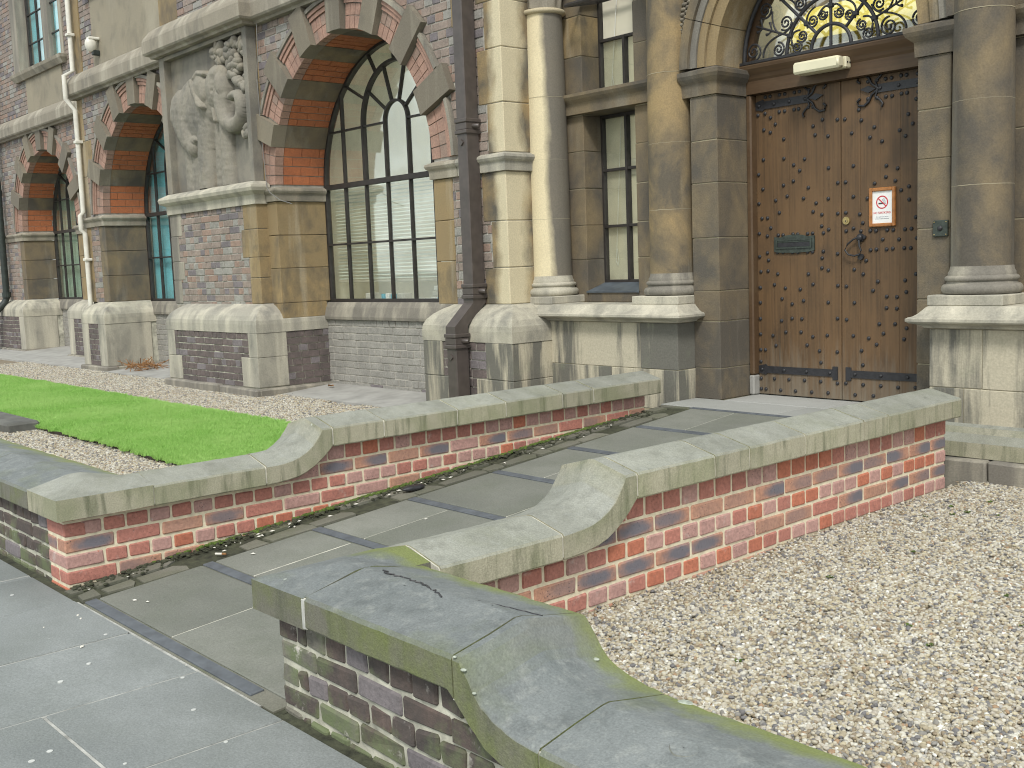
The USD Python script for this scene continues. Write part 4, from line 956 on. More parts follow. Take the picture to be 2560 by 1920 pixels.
blocks(pe, XE1 - 0.2, XE1 - 0.001, YE + 0.12, 0.86, [1.0, 1.4, 1.75, 2.07], tan)
IMPE = [(0, 2.06), (0.02, 2.063), (0.024, 2.16), (0.05, 2.175), (0.085, 2.20), (0.095, 2.235), (0.085, 2.26), (0.0, 2.305)]
M('string_course', molding(IMPE, [(XE0, 0.9), (XE0, YE), (XE1, YE), (XE1, 0.20)]), 'stone_pale', pe)
# raised frame round the relief, then the string course over it
for (a, b, c, d) in ((XE0, XE0 + 0.13, 2.305, 3.9), (XE1 - 0.085, XE1, 2.305, 3.9), (XE0 + 0.13, XE1 - 0.085, 3.855, 3.9)):
    M('relief_frame', cbox(a, b, YE, YE + 0.12, c, d, 0.006), 'stone_relief' if a < -7.8 else 'stone_relief', pe)
blocks(pe, XE1 - 0.14, XE1 + 0.002, YE + 0.125, 0.9, [2.305, 2.75, 3.33, 3.9], mixed(('stone_tan', 1)))
M('string_course', molding(STRING, [(XE0 - 0.02, 0.9), (XE0 - 0.02, YE), (XE1, YE), (XE1, Y1 + 0.0)]), 'stone_string', pe)
# relief: a standing elephant under leaves, worked as a height field
RX, RZ = -8.66, 2.30
def relief():
    nx, nz = 210, 168
    X_, Z_ = np.linspace(-1.01, 0.92, nx), np.linspace(0.01, 1.555, nz)
    U, W = np.meshgrid(X_, Z_, indexing='ij'); H = np.full(U.shape, -0.02)
    def smax(a, b, k=0.022):
        h = np.clip(0.5 + 0.5 * (a - b) / k, 0, 1); return b * (1 - h) + a * h + k * h * (1 - h)
    def ell(x, z, rx, rz, d, a=0.0, k=0.022, off=0.0):
        nonlocal H
        c, s = math.cos(a), math.sin(a); du, dw = U - x, W - z
        q = ((du * c + dw * s) / rx) ** 2 + ((-du * s + dw * c) / rz) ** 2
        H = smax(H, np.where(q < 1.3, off + d * np.sqrt(np.clip(1.0 - q, 0, 1)) - np.where(q > 1, (q - 1) * 0.4 + 0.02, 0), -0.03), k)
    def limb(pts, rs, d, k=0.012, off=0.0):
        nonlocal H
        P = np.asarray(pts, float)
        best = np.full(U.shape, -0.03)
        for i in range(len(P) - 1):
            a, b = P[i], P[i + 1]; ab = b - a; t = np.clip(((U - a[0]) * ab[0] + (W - a[1]) * ab[1]) / (ab @ ab), 0, 1)
            r = rs[i] + (rs[i + 1] - rs[i]) * t; dist = np.hypot(U - a[0] - ab[0] * t, W - a[1] - ab[1] * t) / r
            best = np.maximum(best, np.where(dist < 1, off + d * np.sqrt(np.clip(1 - dist ** 2, 0, 1)), -0.03))
        H = smax(H, best, k)
    def curve(pts, n=40):
        P = np.asarray(pts, float); t = np.arange(len(P)); s = np.linspace(0, len(P) - 1, n)
        from scipy.interpolate import CubicSpline
        return CubicSpline(t, P)(s)
    limb([(-0.72, 0.85), (-0.60, 0.5), (-0.60, 0.0)], [0.2, 0.15, 0.14], 0.07)                  # far hind leg
    limb([(0.13, 0.8), (0.105, 0.45), (0.09, 0.0)], [0.12, 0.085, 0.085], 0.05)                 # far front leg
    ell(-0.36, 0.90, 0.54, 0.39, 0.17, 0.06); ell(-0.56, 0.86, 0.33, 0.38, 0.16, -0.25); ell(-0.02, 0.98, 0.35, 0.30, 0.18)
    limb([(-0.70, 0.92), (-0.56, 0.66), (-0.43, 0.50)], [0.27, 0.19, 0.12], 0.15, off=0.035)    # near hind thigh and lifted foot
    ell(-0.36, 0.565, 0.105, 0.07, 0.12, 0.2, 0.012, 0.04)
    for k in range(4): ell(-0.425 + 0.045 * k, 0.527 + 0.012 * k, 0.023, 0.026, 0.05, 0, 0.006, 0.11)
    limb([(-0.46, 0.5), (-0.42, 0.0)], [0.13, 0.13], 0.075)
    limb([(-0.08, 0.86), (-0.16, 0.45), (-0.18, 0.0)], [0.22, 0.175, 0.175], 0.15)              # near front legs
    limb([(0.36, 0.84), (0.33, 0.42), (0.33, 0.0)], [0.17, 0.135, 0.14], 0.12)
    ell(0.24, 1.07, 0.25, 0.27, 0.22, 0.0); ell(0.33, 1.20, 0.17, 0.12, 0.21); ell(0.36, 0.90, 0.15, 0.25, 0.19, 0.1)
    ell(0.42, 1.08, 0.10, 0.2, 0.235, 0.15, 0.015)                                              # flat brow
    ell(-0.02, 1.10, 0.145, 0.18, 0.08, 0.4, 0.01, 0.16)                                        # ear and its folded edge
    limb([(-0.17, 1.19), (-0.10, 1.03), (0.0, 0.915), (0.035, 0.89)], [0.04, 0.042, 0.045, 0.03], 0.07, 0.008, 0.19)
    limb([(-0.16, 1.20), (-0.05, 1.27), (0.10, 1.24)], [0.03, 0.035, 0.03], 0.06, 0.01, 0.17)
    tk = curve([(0.38, 0.95), (0.385, 0.82), (0.45, 0.70), (0.56, 0.635), (0.69, 0.635), (0.79, 0.70), (0.83, 0.80), (0.805, 0.895), (0.735, 0.935), (0.65, 0.92)], 70)
    limb(tk, np.interp(np.linspace(0, 1, 70), [0, 0.2, 0.45, 0.7, 1], [0.14, 0.105, 0.078, 0.062, 0.05]), 0.13, 0.004, 0.08)
    ell(0.68, 0.80, 0.09, 0.10, 0.02, 0, 0.004)
    limb([(0.19, 0.84), (0.23, 0.72)], [0.055, 0.03], 0.11, 0.01, 0.05)                         # lower jaw
    body = H.copy()
    wr = 0.012 * (meshkit.fbm(np.stack([U * 9, W * 22, U * 0], -1), 4) - 0.5) + 0.02 * (meshkit.fbm(np.stack([U * 26, W * 7, U * 0 + 4], -1), 3) - 0.5)
    H = np.where(body > 0, body * 0.74, body) + np.where(body > 0.0, wr * 1.0, 0)
    for (x, z, r, d) in ((0.297, 1.03, 0.032, 0.035), (0.31, 1.07, 0.05, -0.015)): H += 0.6 * d * np.exp(-((U - x) ** 2 + (W - z) ** 2) / (r * r) * 2.5) * (-1 if r < 0.04 else 1)
    return U, W, H, body
U, W, H, body = relief()
bgd = 0.006 * (meshkit.fbm(np.stack([U * 6, W * 6, U * 0], -1), 4) - 0.5)
yb_ = YE + 0.088
V = np.stack([RX + U, yb_ - np.maximum(H, -0.02), RZ + W], -1)
v, f = grid(V[::-1]); keep = np.ones(len(f), bool)
hh = H[::-1].reshape(-1); keep = (hh[f] > -0.004).any(1)
Vb = np.stack([RX + U[::6, ::6], yb_ - bgd[::6, ::6], RZ + W[::6, ::6]], -1)
Vb[0, :, 0] = XE0 + 0.1; Vb[-1, :, 0] = XE1 - 0.06; Vb[:, 0, 2] = 2.25; Vb[:, -1, 2] = 3.88
relp = M('relief_panel', grid(Vb[::-1]), 'stone_relief', pe, loc=(RX, yb_, RZ), smooth=True)
M('relief_elephant', compact(v, f[keep]), 'stone_relief', pe, smooth=True, label='carved stone elephant with its trunk curled up')
rl = np.random.default_rng(3)
for k in range(96):
    t = rl.random(); x = 0.2 + 0.70 * rl.random(); z = 1.53 - 0.03 - (0.16 + 0.40 * max(0, (x - 0.3) / 0.6)) * rl.random()
    if x < 0.52 and z < 1.33: continue
    if k > 84: x, z = rl.uniform(0.78, 0.91), rl.uniform(0.5, 1.1)
    ic = trimesh.creation.icosphere(subdivisions=1); vv = ic.vertices * [0.060, 0.055, 0.044] * rl.uniform(0.75, 1.25)
    vv[:, 1] -= 0.3 * np.abs(vv[:, 0])
    q = trimesh.transformations.rotation_matrix(rl.uniform(-1.2, 1.2), [0, 1, 0])[:3, :3] @ trimesh.transformations.rotation_matrix(rl.uniform(-0.5, 0.5), [1, 0, 0])[:3, :3]
    vv = vv @ q.T + [RX + x, yb_ - 0.02 - 0.035 * rl.random(), RZ + z]
    M('relief_leaf', (vv, ic.faces), 'stone_relief', pe, smooth=50)
# plinth of the pier
YPL = -0.13; PX0, PX1 = -9.66, -7.46
SHO = [(0, 1.0), (-0.04, 1.0), (-0.04, 0.70), (0.205, 0.70), (0.205, 0.79), (0.2, 0.83), (0.175, 0.88), (0.13, 0.925), (0.07, 0.965), (0.025, 0.985)]
def shoulder(parent, path, mat='stone_pale'): M('plinth_shoulder', molding(SHO, path), mat, parent)
shoulder(pe, [(PX0 + 0.2, 0.85), (PX0 + 0.2, YPL + 0.205), (PX1 - 0.2, YPL + 0.205), (PX1 - 0.2, 0.75)])
M('plinth_cap', cbox(-7.66, C1 - RA - 0.002, Y1 + 0.002, 0.755, 0.84, 0.9985, 0.004), 'stone_tan', pe)
cut = []
for (a, b, c, d) in ((PX1 - 0.19, PX1, 0.44, 0.70), (PX1 - 0.36, PX1, 0.12, 0.44), (PX0, PX0 + 0.2, 0.40, 0.70), (PX0, PX0 + 0.35, 0.12, 0.40)):
    M('plinth_stone', cbox(a, b, YPL, YPL + (0.36 if a > -9 else 0.3), c + .002, d - .002, 0.005, 0.001), 'stone_pale', pe, loc=((a + b) / 2, YPL, c)); cut.append(rect(a - .005, b + .005, c, d))
brick_fill(pe, rect(PX0, PX1, 0.12, 0.697).difference(unary_union(cut)), YPL + 0.006, plinth_mats, own=True, top=0.697, off=0.4)
M('plinth_core', box(PX0 + 0.013, PX1 - 0.013, YPL + 0.014, 0.78, -0.1, 0.72), 'mortar_old', pe)
brick_fill(pe, rect(YPL + 0.36, 0.76, 0.12, 0.697), PX1 - 0.004, plinth_mats, axis='x', top=0.697, depth=0.05)
for (a, b) in ((PX0 - 0.05, -9.0), (-8.99, -8.3), (-8.29, PX1 + 0.05)):
    M('footing_stone', worn(*cbox(a, b, YPL - 0.06 + rng.uniform(-.01, .01), 0.3, -0.1, 0.115, 0.015, 0.004), 0.006, 8), 'stone_grey', pe)
M('footing_stone', worn(*cbox(PX1 - 0.02, PX1 + 0.06, YPL - 0.03, 0.8, -0.1, 0.11, 0.015, 0.004), 0.006, 8), 'stone_grey', pe)
# ---- pier right of the first window
pr = X('pier_plinth', (-4.2, 0, 0), parent=B)
QX0, QX1, QY = -4.73, -3.56, 0.0
shoulder(pr, [(QX0 + 0.2, 0.75), (QX0 + 0.2, QY + 0.205), (QX1 - 0.2, QY + 0.205), (QX1 - 0.2, 0.6)])
cut = []
for (a, b, c, d) in ((QX0, QX0 + 0.27, 0.40, 0.70), (QX0, QX0 + 0.42, 0.02, 0.40), (QX1 - 0.33, QX1, 0.40, 0.70), (QX1 - 0.46, QX1, 0.02, 0.40)):
    M('plinth_stone', cbox(a, b, QY, QY + 0.5, c + .002, d - .002, 0.005, 0.001), 'stone_pedestal' if a > -4.5 else 'stone_pedestal_dark', pr, loc=((a + b) / 2, QY, c)); cut.append(rect(a - .005, b + .005, c, d))
brick_fill(pr, rect(QX0, QX1, 0.02, 0.697).difference(unary_union(cut)), QY + 0.006, plinth_mats, own=True, top=0.697, off=0.1)
M('plinth_core', box(QX0 + 0.013, QX1 - 0.013, QY + 0.014, 0.7, -0.1, 0.72), 'mortar_wall', pr)
# string course and upper wall over the first bay
M('string_course', molding(STRING, [(XE1 + 0.0, Y1), (-3.5, Y1)]), 'stone_string', B)
up = X('upper_wall', (-6, Y1, 4.2), parent=B)
brick_fill(up, rect(-9.315, -3.85, 4.2, 5.2), YE + 0.05, wall_mats, top=5.2)
M('upper_stone', cbox(XE0, -9.32, YE + 0.045, YE + 0.2, 4.22, 5.2, 0.004), 'stone_tan', up)
M('upper_mortar', box(XE0, -3.82, YE + 0.06, 1.0, 4.2, 6.4), 'mortar_wall', up)
M('return_wall', box(-3.81, -3.795, 0.72, 1.6, 0.9, 6.4), 'stone_tan_dark', B)
# ---- bay 2 and bay 3 to the left, each set further back
Y2, C2 = 0.35, -11.2
bay(C2, Y2, Y2 + 0.6, False, -13.5, -9.8, 'second')
def spandrel(xl, xr, yw, cx, zt=3.93):
    q = X('wall_bay', (cx, yw, 1.0), parent=B)
    rg = voussoir(cx, 0, 1.72, 0, math.pi, n=61)
    st = unary_union([sg.Polygon([(cx + 1.2 * math.cos(t) + s * 0.13 * -math.sin(t), ZS + 1.2 * math.sin(t) + s * 0.13 * math.cos(t)) for s in (-1, 1)] + [(cx + 1.803 * math.cos(t) + s * 0.128 * -math.sin(t), ZS + 1.803 * math.sin(t) + s * 0.128 * math.cos(t)) for s in (1, -1)]) for t in [math.radians(22.5 * k) for k in range(1, 8)]])
    qs = []
    zz_ = [1.0, 1.35, 1.7, 2.075]
    for zlist, up_ in (([1.0, 2.075], 0), ([2.225, 2.8, 3.3, 3.9], 1)):
        for i, (a, c) in enumerate(zip(zlist[:-1], zlist[1:])):
            wq = 0.16 if not up_ else (0.42 if i % 2 else 0.2)
            M('quoin', cbox(xl, xl + wq, yw, yw + 0.5, a + .002, c - .002, 0.005), tan(), q); qs.append(rect(xl - 1, xl + wq + 0.004, a, c))
    reg_ = rect(xl, xr, 1.0, 3.9).difference(unary_union([rg, st, rect(cx - RA - 0.224, cx + RA + 0.264, 0.9, 2.075), rect(xl - 1, xr + 1, 2.072, 2.226)] + qs))
    brick_fill(q, reg_, yw + 0.001, wall_mats, own=False, top=3.9)
    M('wall_mortar', extr(rect(xl + 0.01, xr, 1.0, 3.93).difference(unary_union([voussoir(cx, 0, 1.69, 0, math.pi, n=61), rect(cx - RA - 0.2, cx + RA + 0.2, 0.9, ZS)])), yw + 0.009, yw + 0.55, 'y'), 'mortar_wall', q)
    M('impost', molding(IMPOST, [(xl, yw + 0.5), (xl, yw), (cx - RA - 0.28, yw)]), 'stone_string', q)
    if xr > cx + RA + 0.4: M('impost', molding(IMPOST, [(cx + RA + 0.33, yw), (xr, yw)]), 'stone_string', q)
    M('string_course', molding(STRING, [(xl - 0.02, yw + 0.7), (xl - 0.02, yw), (xr, yw)]), 'stone_string', q)
    return q
s2 = spandrel(-13.25, -9.815, Y2, C2)
Y3, C3 = 1.0, -16.75
bay(C3, Y3, Y3 + 0.55, False, -19.4, -13.5, 'third')
s3 = spandrel(-21.5, -13.27, Y3, C3)
M('pier_side', box(-13.25, -13.24, Y2 + 0.02, Y3 + 0.3, 0.9, 6.5), 'mortar_wall', s2)
def small_plinth(x0, x1, yf, yb, cy_):
    p_ = X('pier_plinth', ((x0 + x1) / 2, yf, 0), parent=B)
    shoulder(p_, [(x0 + 0.2, yb), (x0 + 0.2, yf + 0.205), (x1 - 0.2, yf + 0.205), (x1 - 0.2, yb)])
    cut_ = []
    for (a, b, c, d) in ((x1 - 0.26, x1, 0.1, 0.70), (x0, x0 + 0.24, 0.1, 0.70)):
        M('plinth_stone', cbox(a, b, yf, yb - 0.1, c + .002, d - .002, 0.005), 'stone_pale', p_); cut_.append(rect(a - .005, b + .005, c, d))
    brick_fill(p_, rect(x0, x1, 0.1, 0.697).difference(unary_union(cut_)), yf + 0.006, plinth_mats, top=0.697)
    M('plinth_core', box(x0 + 0.013, x1 - 0.013, yf + 0.014, yb, -0.1, 0.72), 'mortar_old', p_)
    M('footing_stone', worn(*cbox(x0 - 0.04, x1 + 0.06, yf - 0.05, yb, -0.1, 0.1, 0.015), 0.004, 8), 'stone_grey', p_)
    return p_
small_plinth(-13.2, -12.32, Y2 - 0.2, 0.92, C2)
small_plinth(-20.6, -17.85, Y3 - 0.2, 1.5, C3)
small_plinth(-15.6, -13.2, Y3 - 0.2, 1.5, C3)
# upper storey on the left: stone aprons, brick, and a window with two lights
u2 = X('upper_wall', (-11.5, Y2, 4.2), parent=B)
ap2 = rect(-12.55, -10.35, 4.2, 5.2)
M('apron_panel', cbox(-12.55, -10.35, Y2 + 0.02, Y2 + 0.2, 4.21, 5.2, 0.01), 'stone_apron', u2)
M('upper_sill', molding([(0, 5.2), (0.05, 5.2), (0.1, 5.28), (0.1, 5.33), (0, 5.36)], [(-12.65, Y2 + 0.02), (-10.25, Y2 + 0.02)]), 'stone_string', u2)
brick_fill(u2, rect(-13.23, -9.85, 4.2, 5.9).difference(unary_union([ap2, rect(-12.65, -10.25, 5.2, 6)])), Y2 + 0.04, wall_mats, top=5.9)
M('upper_quoin', cbox(-13.25, -13.0, Y2 + 0.02, Y2 + 0.2, 4.21, 6.2, 0.005), 'stone_tan', u2)
M('upper_mortar', box(-13.25, -9.8, Y2 + 0.05, 1.3, 4.2, 6.5), 'mortar_wall', u2)
u3 = X('upper_wall', (-16, Y3, 4.2), parent=B)
WL, WR, WB = -17.6, -15.55, 4.98
brick_fill(u3, rect(-21.4, -13.27, 4.2, 6.9).difference(unary_union([rect(-17.35, -15.6, 4.2, 4.9), rect(WL - 0.3, WR + 0.12, 4.86, 7)])), Y3 + 0.04, wall_mats, top=6.9)
M('upper_mortar', extr(rect(-21.5, -13.5, 4.2, 7.2).difference(rect(WL - 0.02, WR + 0.02, WB - 0.02, 7.3)), Y3 + 0.05, Y3 + 0.55, 'y'), 'mortar_wall', u3)
M('apron_panel', cbox(-17.35, -15.6, Y3 + 0.02, Y3 + 0.2, 4.21, 4.86, 0.008), 'stone_apron', u3)
M('upper_sill', molding([(0, 4.84), (0.04, 4.84), (0.10, 4.92), (0.11, 4.97), (0, 5.0)], [(WL - 0.12, Y3 + 0.9), (WL - 0.12, Y3 + 0.02), (WR + 0.12, Y3 + 0.02), (WR + 0.12, Y3 + 0.3)]), 'stone_string', u3)
for (a, b) in ((WL - 0.3, WL), (WR, WR + 0.12)): M('window_jamb', cbox(a, b, Y3 + 0.02, Y3 + 0.3, 5.0, 7.2, 0.006), 'stone_grey', u3)
wu = X('window', (-16.5, Y3, WB), parent=B)
for (a, b) in ((WL, WL + 0.05), (WR - 0.05, WR)): M('window_frame', box(a, b, Y3 + 0.2, Y3 + 0.25, WB, 7.2), 'iron_bar', wu)
M('mullion', cbox(-16.68, -16.42, Y3 + 0.14, Y3 + 0.3, WB, 7.2, 0.02), 'stone_grey', wu)
for (a, b) in ((WL + 0.05, -16.66), (-16.44, WR - 0.05)):
    M('pane', box(a, b, Y3 + 0.22, Y3 + 0.225, WB, 7.2), 'window_glass', wu)
    M('glazing_bar', box((a + b) / 2 - 0.012, (a + b) / 2 + 0.012, Y3 + 0.20, Y3 + 0.24, WB, 7.2), 'iron_bar', wu)
    for z in (5.5, 6.0, 6.5): M('glazing_bar', box(a, b, Y3 + 0.205, Y3 + 0.235, z - 0.01, z + 0.01), 'iron_bar', wu)
    M('window_blind', box(a, b, Y3 + 0.27, Y3 + 0.29, WB, 7.2), 'blue_blind', B)
# rooms behind the windows
def room(x0, x1, y0, y1, z0, z1, mat, sky_=0.35):
    t = 0.05
    ms = [box(x0, x1, y1, y1 + t, z0, z1), box(x0 - t, x0, y0, y1, z0, z1), box(x1, x1 + t, y0, y1, z0, z1), box(x0, x1, y0, y0 + (y1 - y0) * sky_, z1, z1 + t), box(x0, x1, y0, y1, z0 - t, z0)]   # ceiling left open at the back to let sky light in
    M('room', cat(ms), mat, B)
room(C1 - 1.5, C1 + 1.5, F1 + 0.08, 4.2, 0.97, 3.75, 'plaster')
room(C2 - 1.5, C2 + 1.5, Y2 + 0.68, 2.6, 0.97, 3.75, 'plaster')
room(C3 - 1.5, C3 + 1.5, Y3 + 0.63, 3.0, 0.97, 3.75, 'plaster')
# ------------------------------------------------------------------ columns, pedestals and the door
YD = 0.43
PED = [(0, 0.858), (0.02, 0.862), (0.03, 0.872), (0.055, 0.884), (0.085, 0.892), (0.1, 0.902), (0.1, 0.918), (0.088, 0.926), (0.07, 0.930), (0.05, 0.944), (0.03, 0.965), (0.012, 0.985), (0, 0.99), (-0.3, 0.992), (-0.3, 0.858)]
def pedestal_block(path, xs_, mats_, side=None, x_side=None):
    p = X('pedestal', (sum(xs_) / len(xs_), YD, 0), parent=B)
    for (z0, z1, row) in ((0.215, 0.512, 1), (0.512, 0.857, 0)):
        xx_ = xs_ if row == 0 else [xs_[0]] + [(a + b) / 2 + 0.05 for a, b in zip(xs_[:-1], xs_[1:])] + [xs_[-1]]
        for i, (a, b) in enumerate(zip(xx_[:-1], xx_[1:])):
            M('pedestal_stone', cbox(a + 0.0015, b - 0.0015, YD + rng.uniform(-.001, .001), YD + 0.42, z0 + 0.0015, z1 - 0.0015, 0.004, 0.0006), mats_[(i + row) % len(mats_)], p, loc=((a + b) / 2, YD, z0))
    M('pedestal_core', box(xs_[0] + 0.006, xs_[-1] - 0.006, YD + 0.006, 1.0, -0.1, 0.985), 'ashlar_joint', p)
    M('pedestal_moulding', molding(PED, path), 'stone_pale', p)
    return p
pl_ = pedestal_block([(-3.98, YD), (-2.235, YD), (-2.235, 0.625)], [-3.98, -3.30, -2.60, -2.235], ['stone_pedestal', 'stone_pedestal', 'stone_pedestal_dark'])
pr_ = pedestal_block([(-0.32, 0.625), (-0.32, YD), (1.9, YD)], [-0.32, 0.0, 0.62, 1.25, 1.9], ['stone_pedestal_dark', 'stone_pedestal', 'stone_pedestal'])
M('base_moulding', molding([(0, 0.31), (0.03, 0.295), (0.05, 0.26), (0.075, 0.235), (0.095, 0.215), (0.1, 0.13), (-0.02, 0.13), (-0.02, 0.31)], [(-0.32, 0.9), (-0.32, YD), (1.9, YD)]), 'coping_stone', pr_)
for (a, b) in ((-0.44, 0.1), (0.11, 0.7), (0.71, 1.3), (1.31, 1.95)):
    M('footing_stone', worn(*cbox(a, b, YD - 0.155 + rng.uniform(-.01, .01), 1.0, -0.15, 0.125, 0.012, 0.005), 0.007, 7), 'stone_grey', pr_)
def column(cx, cy_, mat, label):
    zb = 0.99; s = 0.225
    blk = M('column', (lambda: lathe([(0.172, 1.215), (0.171, 1.6), (0.169, 2.1), (0.163, 2.7), (0.155, 3.32)], cx, cy_, 48))(), mat, B, loc=(cx, cy_, zb), smooth=True, label=label)
    M('plinth_block', cbox(cx - s, cx + s, cy_ - s, cy_ + s, zb, 1.052, 0.006), 'stone_pale', blk)
    tor = [(0.0, 1.052), (0.20, 1.053)] + [(0.198 + 0.026 * math.cos(t), 1.083 + 0.030 * math.sin(t)) for t in np.linspace(-1.5, 1.5, 9)] + [(0.195, 1.116), (0.19, 1.128)] + [(0.188 + 0.017 * math.cos(t), 1.144 + 0.016 * math.sin(t)) for t in np.linspace(-1.4, 1.4, 7)] + [(0.186, 1.163), (0.186, 1.178), (0.178, 1.19), (0.1725, 1.216), (0, 1.216)]
    M('column_base', lathe(tor, cx, cy_, 56), 'stone_grey' if mat != 'stone_column_washed' else 'stone_pale', blk, smooth=35)
    M('column_ring', lathe([(0.15, 3.315)] + [(0.168 + 0.018 * math.cos(t), 3.338 + 0.018 * math.sin(t)) for t in np.linspace(-1.5, 1.5, 7)] + [(0.15, 3.36)], cx, cy_, 48), 'stone_cream', blk, smooth=True)
    V = []
    for i, z in enumerate(np.linspace(3.36, 3.75, 18)):
        r = 0.153 + 0.10 * ((z - 3.36) / 0.39) ** 2
        V.append([[cx + (r + 0.016 * math.sin(t * 8 + (i // 6) * math.pi / 2) * math.sin(z * 16)) * math.cos(t), cy_ + (r + 0.016 * math.sin(t * 8 + (i // 6) * math.pi / 2)) * math.sin(t), z] for t in np.linspace(0, 2 * math.pi, 97)])
    M('capital', grid(np.array(V)[::-1].transpose(1, 0, 2)), 'stone_string', blk, smooth=True)
    for z in (1.68, 2.16, 2.66): M('drum_joint', lathe([(0.1712 - (z - 1.6) * 0.005, z - 0.0015), (0.1712 - (z - 1.6) * 0.005, z + 0.0015)], cx, cy_, 48), 'ashlar_joint', blk)
    return blk
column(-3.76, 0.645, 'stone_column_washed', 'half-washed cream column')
column(-2.455, 0.66, 'stone_tan', None)
column(-0.115, 0.66, 'stone_tan_dark', None)
# wall with the slit windows between the columns
YW = 0.80
ww = X('window_wall', (-3.2, YW, 1), parent=B)
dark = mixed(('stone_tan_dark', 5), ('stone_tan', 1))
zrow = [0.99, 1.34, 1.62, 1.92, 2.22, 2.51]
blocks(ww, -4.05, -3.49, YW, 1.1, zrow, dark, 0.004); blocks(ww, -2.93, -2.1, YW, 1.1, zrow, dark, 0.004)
zup = [2.69, 2.98, 3.3, 3.6, 3.95, 4.4, 5.0]
blocks(ww, -4.05, -3.49, YW, 1.1, zup, dark, 0.004); blocks(ww, -2.93, -2.1, YW, 1.1, zup, dark, 0.004)
M('window_sill', cbox(-3.488, -2.932, YW + 0.002, 1.1, 0.99, 1.082, 0.004), 'stone_tan_dark', ww)
M('lead_sill', (np.array([[-3.5, 0.79, 1.079], [-2.92, 0.79, 1.079], [-2.92, 1.03, 1.152], [-3.5, 1.03, 1.152], [-3.5, 0.79, 1.066], [-2.92, 0.79, 1.066]]), np.array([[0, 1, 2], [0, 2, 3], [4, 5, 1], [4, 1, 0]])), 'lead', ww)
BAND = [(0, 2.515), (0.045, 2.517), (0.05, 2.60), (0.065, 2.612), (0.085, 2.628), (0.10, 2.65), (0.10, 2.672), (0.0, 2.695), (-0.29, 2.695), (-0.29, 2.515)]
M('transom_band', molding(BAND, [(-3.86, YW), (-2.3, YW)]), 'stone_tan_dark', ww)
blocks(ww, -0.45, 2.0, YW, 1.1, [0.99, 1.48, 2.0, 2.51], dark, 0.004); blocks(ww, -0.45, 2.0, YW, 1.1, [2.69, 3.2, 3.8, 4.4], dark, 0.004)
M('transom_band', molding(BAND, [(-0.25, YW), (2.0, YW)]), 'stone_tan_dark', ww)
M('wall_core', cat([box(-4.05, -3.5, YW + 0.006, 1.09, 0.9, 5), box(-2.92, -2.1, YW + 0.006, 1.09, 0.9, 5), box(-0.45, 2.0, YW + 0.006, 1.09, 0.9, 5)]), 'ashlar_joint', ww)
def slit(z0, z1, bars, hopper=False):
    x0, x1, y = -3.488, -2.932, 1.0
    w = M('window', cat([box(x0, x0 + 0.018, y, y + 0.05, z0, z1), box(x1 - 0.018, x1, y, y + 0.05, z0, z1), box(x0 + 0.018, x1 - 0.018, y + 0.001, y + 0.049, z0, z0 + 0.025), box(x0 + 0.018, x1 - 0.018, y + 0.001, y + 0.049, z1 - 0.025, z1)]), 'iron_bar', B, loc=(-3.2, y, z0))
    xm = (x0 + x1) / 2; zs_ = [z0 + 0.025] + bars + [z1 - 0.025]
    M('mullion', box(xm - 0.011, xm + 0.011, y - 0.005, y + 0.045, z0 + 0.025, z1 - 0.025 if not hopper else bars[-1]), 'iron_bar', w)
    for b_ in bars: M('glazing_bar', box(x0 + 0.018, x1 - 0.018, y + 0.002, y + 0.04, b_ - 0.010, b_ + 0.011), 'iron_bar', w)
    for i, (a, c) in enumerate(zip(zs_[:-1], zs_[1:])):
        if hopper and i == len(bars): break
        for (l, r) in ((x0 + 0.017, xm - 0.010), (xm + 0.010, x1 - 0.017)):
            v, f = box(l, r, y + 0.02, y + 0.024, a, c); v = v + np.c_[np.zeros(8), (v[:, 0] - l) * rng.normal(0, 0.006) + (v[:, 2] - a) * rng.normal(0, 0.004), np.zeros(8)]
            M('pane', (v, f), 'window_glass', w)
    if hopper:                                                      # top light tilted outwards on its lower edge
        zb = bars[-1] + 0.15; ang = math.radians(70)
        def hp(x, s): return (x, y - 0.02 - s * math.sin(ang) * 0.62, zb + 0.16 - s * math.cos(ang) * 0.35)
        P = [hp(x0 + 0.02, 0), hp(x1 - 0.02, 0), hp(x1 - 0.02, 0.62), hp(x0 + 0.02, 0.62)]
        M('hopper_light', tube([P[0], P[1], P[2], P[3]], 0.017, 6, closed=True), 'iron_bar', w)
        M('pane', (np.array(P), np.array([[0, 1, 2], [0, 2, 3]])), 'window_glass', w)
    return w
slit(1.14, 2.512, [1.607, 2.066]); slit(2.70, 4.2, [3.11], True)
room(-3.6, -2.6, 1.11, 2.4, 1.05, 4.6, 'plaster', 0.12)
# ---- the door opening
DX = -1.25
dp = X('door_surround', (DX, 0.62, 0.3), parent=B)
zj = [0.29, 0.52, 0.86, 1.08, 1.46, 1.85, 2.15, 2.46]
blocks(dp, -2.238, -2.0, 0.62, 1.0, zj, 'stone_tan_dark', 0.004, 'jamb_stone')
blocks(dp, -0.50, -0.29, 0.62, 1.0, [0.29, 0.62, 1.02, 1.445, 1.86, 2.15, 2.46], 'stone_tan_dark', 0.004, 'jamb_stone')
M('jamb_core', cat([box(-2.232, -2.006, 0.626, 1.3, 0.2, 2.46), box(-0.494, -0.296, 0.626, 1.3, 0.2, 2.46)]), 'ashlar_joint', dp)
IMPD = [(0, 2.462), (0.012, 2.464), (0.016, 2.55), (0.03, 2.562), (0.05, 2.582), (0.062, 2.605), (0.062, 2.632), (0.0, 2.655), (-0.2, 2.655), (-0.2, 2.462)]
M('impost', molding(IMPD, [(-2.3, 0.62), (-2.0, 0.62), (-2.0, 1.0)]), 'stone_tan_dark', dp)
